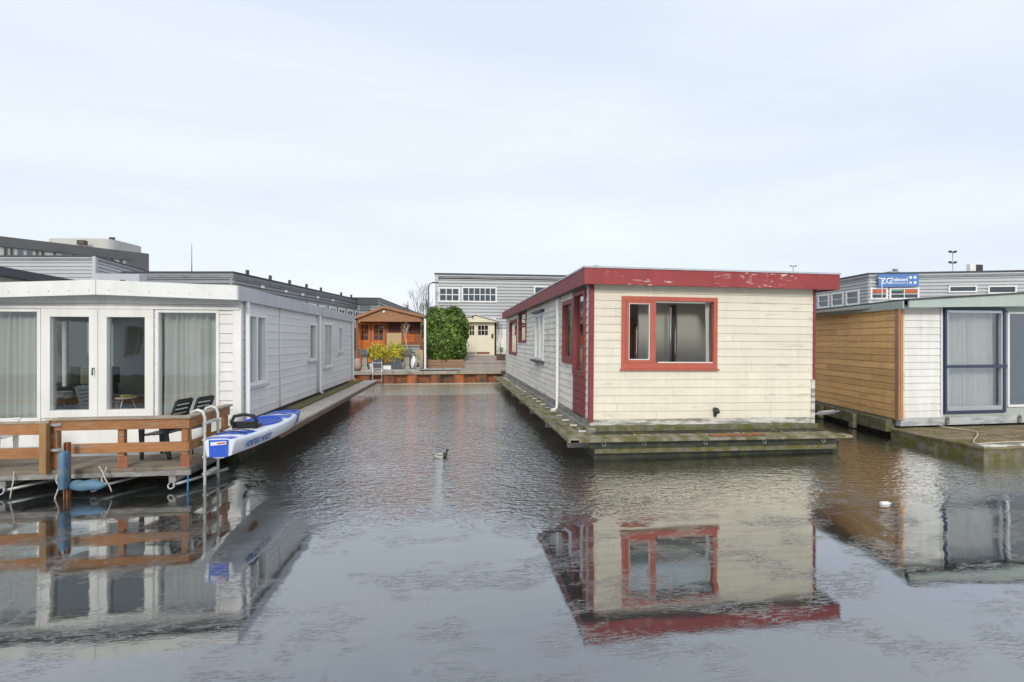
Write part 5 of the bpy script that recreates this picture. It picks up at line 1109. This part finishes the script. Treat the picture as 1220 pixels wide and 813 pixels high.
# E: right building
ec = at(1035, 31); zE = zz(327, *ec); el = at(955, 37.9); er = at(1420, 28.5)
WE1 = Wall(el, ec); WE2 = Wall(ec, er)
def zE_(py): return zz(py, *ec)
w_e = [WE2.rect(*q_) for q_ in ((1037, 343, 1057.5, 357), (1059.5, 343, 1095, 357), (1130, 340.5, 1164, 348.5), (1177, 340.5, 1211, 350))]
w_l = []
a = .5
while a < WE1.len - 1.2: w_l.append((a, a + 1.25, zE_(362), zE_(343))); a += 1.45
tE, WsE = ribbed('industrial_building', 'grey profiled metal building with orange window panels behind the right houseboat', [ec, er, (er[0] + 6, er[1] + 14), (el[0] + 3, el[1] + 9), el], 1.3, zE, clad, {0: w_e, 4: w_l}, .22)
WE2.window(w_e[0], pvc, tE, fw=.10, trans=[.45], pane=G3); WE2.window(w_e[1], pvc, tE, fw=.10, mull=[.5], trans=[.45], pane=G3)
WE2.window(w_e[2], pvc, tE, fw=.08, pane=G3); WE2.window(w_e[3], pvc, tE, fw=.08, pane=G3)
for w_o in w_l: WE1.window(w_o, pvc, tE, fw=.13, trans=[.5], pane=G3)
mb = MB(); WE2.box(mb, *WE2.rect(1038.5, 344, 1056.5, 349), -.02, -.012); WE2.box(mb, *WE2.rect(1078, 344, 1093, 349), -.02, -.012); mb.build('orange_blind', orangep, tE)
mb = MB(); WE2.box(mb, *WE2.rect(1061, 344, 1076, 346.5), -.02, -.012); mb.build('green_blind', greenp, tE)
# rooftop items
P_ = at(1068, 33); t = thing('roof_vent_unit', (*P_, zE), 'small grey vent cluster on the roof above the blue sign', 'roof vent')
mb = MB(); mb.box(P_[0] - .45, P_[0] + .3, P_[1], P_[1] + .5, zE - .2, zz(323.5, *P_)); mb.build('base', galv, t); mb = MB(); mb.lathe(P_[0] + .1, P_[1] + .2, [(.14, zz(323.5, *P_)), (.14, zz(321, *P_)), (.22, zz(320.5, *P_)), (.05, zz(319, *P_))], 10); mb.build('cowl', alu, t)
P_ = at(1163.5, 31.5); z0_, z1_ = zE - .1, zz(314.5, *P_); s2 = 17 * 31.5 / 576 / 2; t = thing('air_conditioner', (*P_, z0_), 'boxy rooftop air conditioner with dark grille on the right building', 'air conditioner')
mb = MB(); mb.box(P_[0] - s2, P_[0] + s2, P_[1], P_[1] + .25, z0_, z1_); mb.build('casing', pvc, t, .02); mb = MB(); mb.box(P_[0] - s2 * .1, P_[0] + s2 * .95, P_[1] - .03, P_[1] - .002, z0_ + .2, z1_ - .05); mb.build('grille', darkpl, t)
for px, py0, D_, lab in ((1135, 301, 34, 'slim mast with two cross arms of lamps on the right building roof'), (945, 317.5, 60, 'distant twin headed mast just above the red roof edge')):
    P_ = at(px, D_); zb_ = 4.0; zt2 = zz(py0, *P_); t = thing('light_mast', (*P_, zb_), lab, 'mast'); sc_ = D_ / 34
    mb = MB(); mb.tube([(*P_, zb_), (*P_, zt2 + .1)], .025 * sc_, 6); mb.build('pole', galv, t)
    for zc_ in ((zt2, zt2 - .75) if D_ < 40 else (zt2,)):
        mb = MB(); hw = .2 * sc_; mb.box(P_[0] - hw, P_[0] + hw, P_[1] - .03, P_[1] + .03, zc_ - .03, zc_ + .02); mb.box(P_[0] - hw - .06, P_[0] - hw + .05, P_[1] - .08, P_[1] + .08, zc_ - .0, zc_ + .12); mb.box(P_[0] + hw - .05, P_[0] + hw + .06, P_[1] - .08, P_[1] + .08, zc_, zc_ + .12); mb.build('lamp_arm', darkpl, t)
# sign
WSg = WE2; sa0, sa1, sz0, sz1 = WE2.rect(1044.5, 327, 1092.5, 342.3)
t = thing('sign_board', WE2.pt((sa0 + sa1) / 2, sz0, .2), 'blue company sign with white lettering on the grey metal building', 'sign')
mb = MB(); WE2.box(mb, sa0, sa1, sz0, sz1, .10, .18); mb.build('board', signb, t, .01)
xa_ = WE2.d.to_3d(); za3 = WE2.n.to_3d(); sh = sz1 - sz0; sw = sa1 - sa0
def stext(b_, fx, fz, size, sx=1): text(b_, size, signw, t, frame(Vector(WE2.pt(sa0 + sw * fx, sz0 + sh * fz, .186)), xa_ * sx, Vector((0, 0, 1)), za3), bold=.006)
stext('ZG', .05, .27, sh * .62, .95); stext('Telecom', .305, .45, sh * .36, .95)
mb = MB(); WE2.box(mb, sa0 + sw * .31, sa0 + sw * .68, sz0 + sh * .27, sz0 + sh * .31, .18, .19); WE2.box(mb, sa0 + sw * .715, sa0 + sw * .722, sz0 + sh * .15, sz0 + sh * .8, .18, .19)
for fx, fz in ((.76, .60), (.87, .60), (.76, .2), (.87, .2)):
    ce = Vector(WE2.pt(sa0 + sw * (fx + .035), sz0 + sh * (fz + .11), .181)); mb.extr([ce + xa_ * .085 * math.cos(a_) + Vector((0, 0, .085 * math.sin(a_))) for a_ in (np.linspace(0, 2 * math.pi, 13)[:-1] if (fx + fz) > 1.06 or fz < .3 and fx > .8 else (np.pi * .25, np.pi * .75, np.pi * 1.25, np.pi * 1.75))], za3 * .006)
mb.build('emblem', signw, t)
x = WE2.pt(WE2.s_of(1044), 0, .6); t = thing('lamp_post', (x[0], x[1], 3.5), 'thin white lamp post in front of the left end of the blue sign', 'lamp post')
mb = MB(); zt2 = zz(332, x[0], x[1]); mb.tube([(x[0], x[1], 3.5), (x[0], x[1], zt2 - .15), (x[0] - .08, x[1], zt2), (x[0] - .3, x[1], zt2 + .04)], .03, 6); mb.build('pole', pvc, t)

# =================================================================== DUCK, BOTTLE
dx, dy = ground = (lambda px, py: (at(px, H * F / (py - 406.5))))(525, 545)
t = thing('mallard_duck', (dx, dy, 0), 'mallard drake swimming in the middle of the slip', 'duck')
st = [(-.19, .075, .006, 0), (-.15, .065, .03, 0), (-.10, .045, .058, 0), (-.03, .035, .078, 0), (.05, .035, .08, 0), (.10, .045, .068, 1), (.125, .07, .05, 1), (.135, .10, .033, 1), (.14, .125, .026, 1), (.145, .145, .030, 2), (.155, .165, .034, 2), (.175, .172, .030, 2), (.195, .166, .018, 2), (.21, .160, .010, 3), (.235, .155, .008, 3)]
st = [(x_ * .8, z_ * .8, r_ * .8, m_) for x_, z_, r_, m_ in st]; mb = MB(); rings = []
for i, (x_, z_, r_, m_) in enumerate(st):
    a_ = st[max(i - 1, 0)]; b_ = st[min(i + 1, len(st) - 1)]; tx, tz = b_[0] - a_[0], b_[1] - a_[1]; l_ = math.hypot(tx, tz); tx /= l_; tz /= l_
    rings.append([(dx + x_ + (-tz) * r_ * .8 * math.sin(q_), dy + r_ * (1.1 if i < 6 else 1) * math.cos(q_), z_ + tx * r_ * .8 * math.sin(q_)) for q_ in np.linspace(0, 2 * math.pi, 15)[:-1]])
mb.loft(rings)
for i in range(len(st) - 1):
    for j in range(14): mb.mi[i * 14 + j] = st[i + 1][3] if i > 0 else 1
mb.build('body', [M('pale_grey_feather', (.58, .57, .53), .8, .1, 20, bump=.2), M('dark_brown_feather', (.045, .035, .03), .7, .1, 20, bump=.2), M('dark_green_feather', (.012, .05, .03), .3, .1, 20, bump=.1), M('yellow_bill', (.45, .38, .08), .5, .05, 20, bump=0)], t)
mb = MB()
for s_2 in (-1, 1): mb.loft([[(dx + x_, dy + s_2 * (w_ + .003), z_ + o_) for o_ in (-h_, 0, h_)] for x_, w_, z_, h_ in ((a_1 * .8, b_1 * .8, c_1 * .8, d_1 * .8) for a_1, b_1, c_1, d_1 in ((-.17, .015, .085, .005), (-.08, .068, .07, .02), (.0, .085, .065, .025), (.07, .083, .06, .018)))], close=False, caps=False)
mb.build('wing', M('brown_grey_feather', (.22, .19, .16), .8, .1, 20, bump=.2), t)
bx_, by_ = at(1055, H * F / (601 - 406.5)); t = thing('plastic_bottle', (bx_, by_, 0), 'white plastic bottle floating in front of the orange sided houseboat', 'bottle')
mb = MB(); bx_ += 0; mb.tube([(bx_ - .07, by_, .012), (bx_ - .065, by_, .012), (bx_ + .03, by_ - .005, .012), (bx_ + .05, by_ - .006, .012), (bx_ + .07, by_ - .007, .012)], [.02, .028, .028, .012, .012], 10); mb.build('body', pvc, t); mb = MB(); mb.tube([(bx_ + .0705, by_ - .007, .012), (bx_ + .085, by_ - .008, .012)], .014, 10); mb.build('cap', ropeb, t)

# =================================================================== houseboat across the canal, behind the viewpoint (seen mirrored in the glass)
bt = thing('houseboat', (-8, -9, 0), 'pale grey boarded houseboat across the water, mirrored in the glass doors', 'houseboat')
WK = Wall((2, -7.5), (-32, -7.5)); wk = [(2.9 + i * 3.6, 3.9 + i * 3.6, 1.4, 2.9) for i in range(8)]
mb = MB(); WK.siding(mb, .5, 3.4, wk, pitch=.17); WK.box(mb, 0, WK.len, .5, 3.4, -5, -4.9); mb.build('wall', M('blue_grey_siding', (.38, .41, .45), .6, .06, 2, island=.04, bump=.05), bt)
for w_o in wk: WK.window(w_o, cladd, bt, fw=.08, mull=[.3], pane=G3)
mb = MB(); WK.box(mb, -.2, WK.len + .2, 3.402, 3.7, -5.2, .25); mb.build('roof', zincedge, bt)
mb = MB(); WK.box(mb, 0, WK.len, -.5, .49, -5, -.05); mb.build('pontoon', darkhull, bt)
mb = MB(); mb.box(-30, 30, -28, -18, 0, 6.5); single(mb, 'brick_terrace_block', brickr, (0, -23, 0), 'long red brick block beyond the far houseboat, only mirrored in glass', 'building')

for o in bpy.data.objects:
    if 'org' in o.keys(): del o['org']
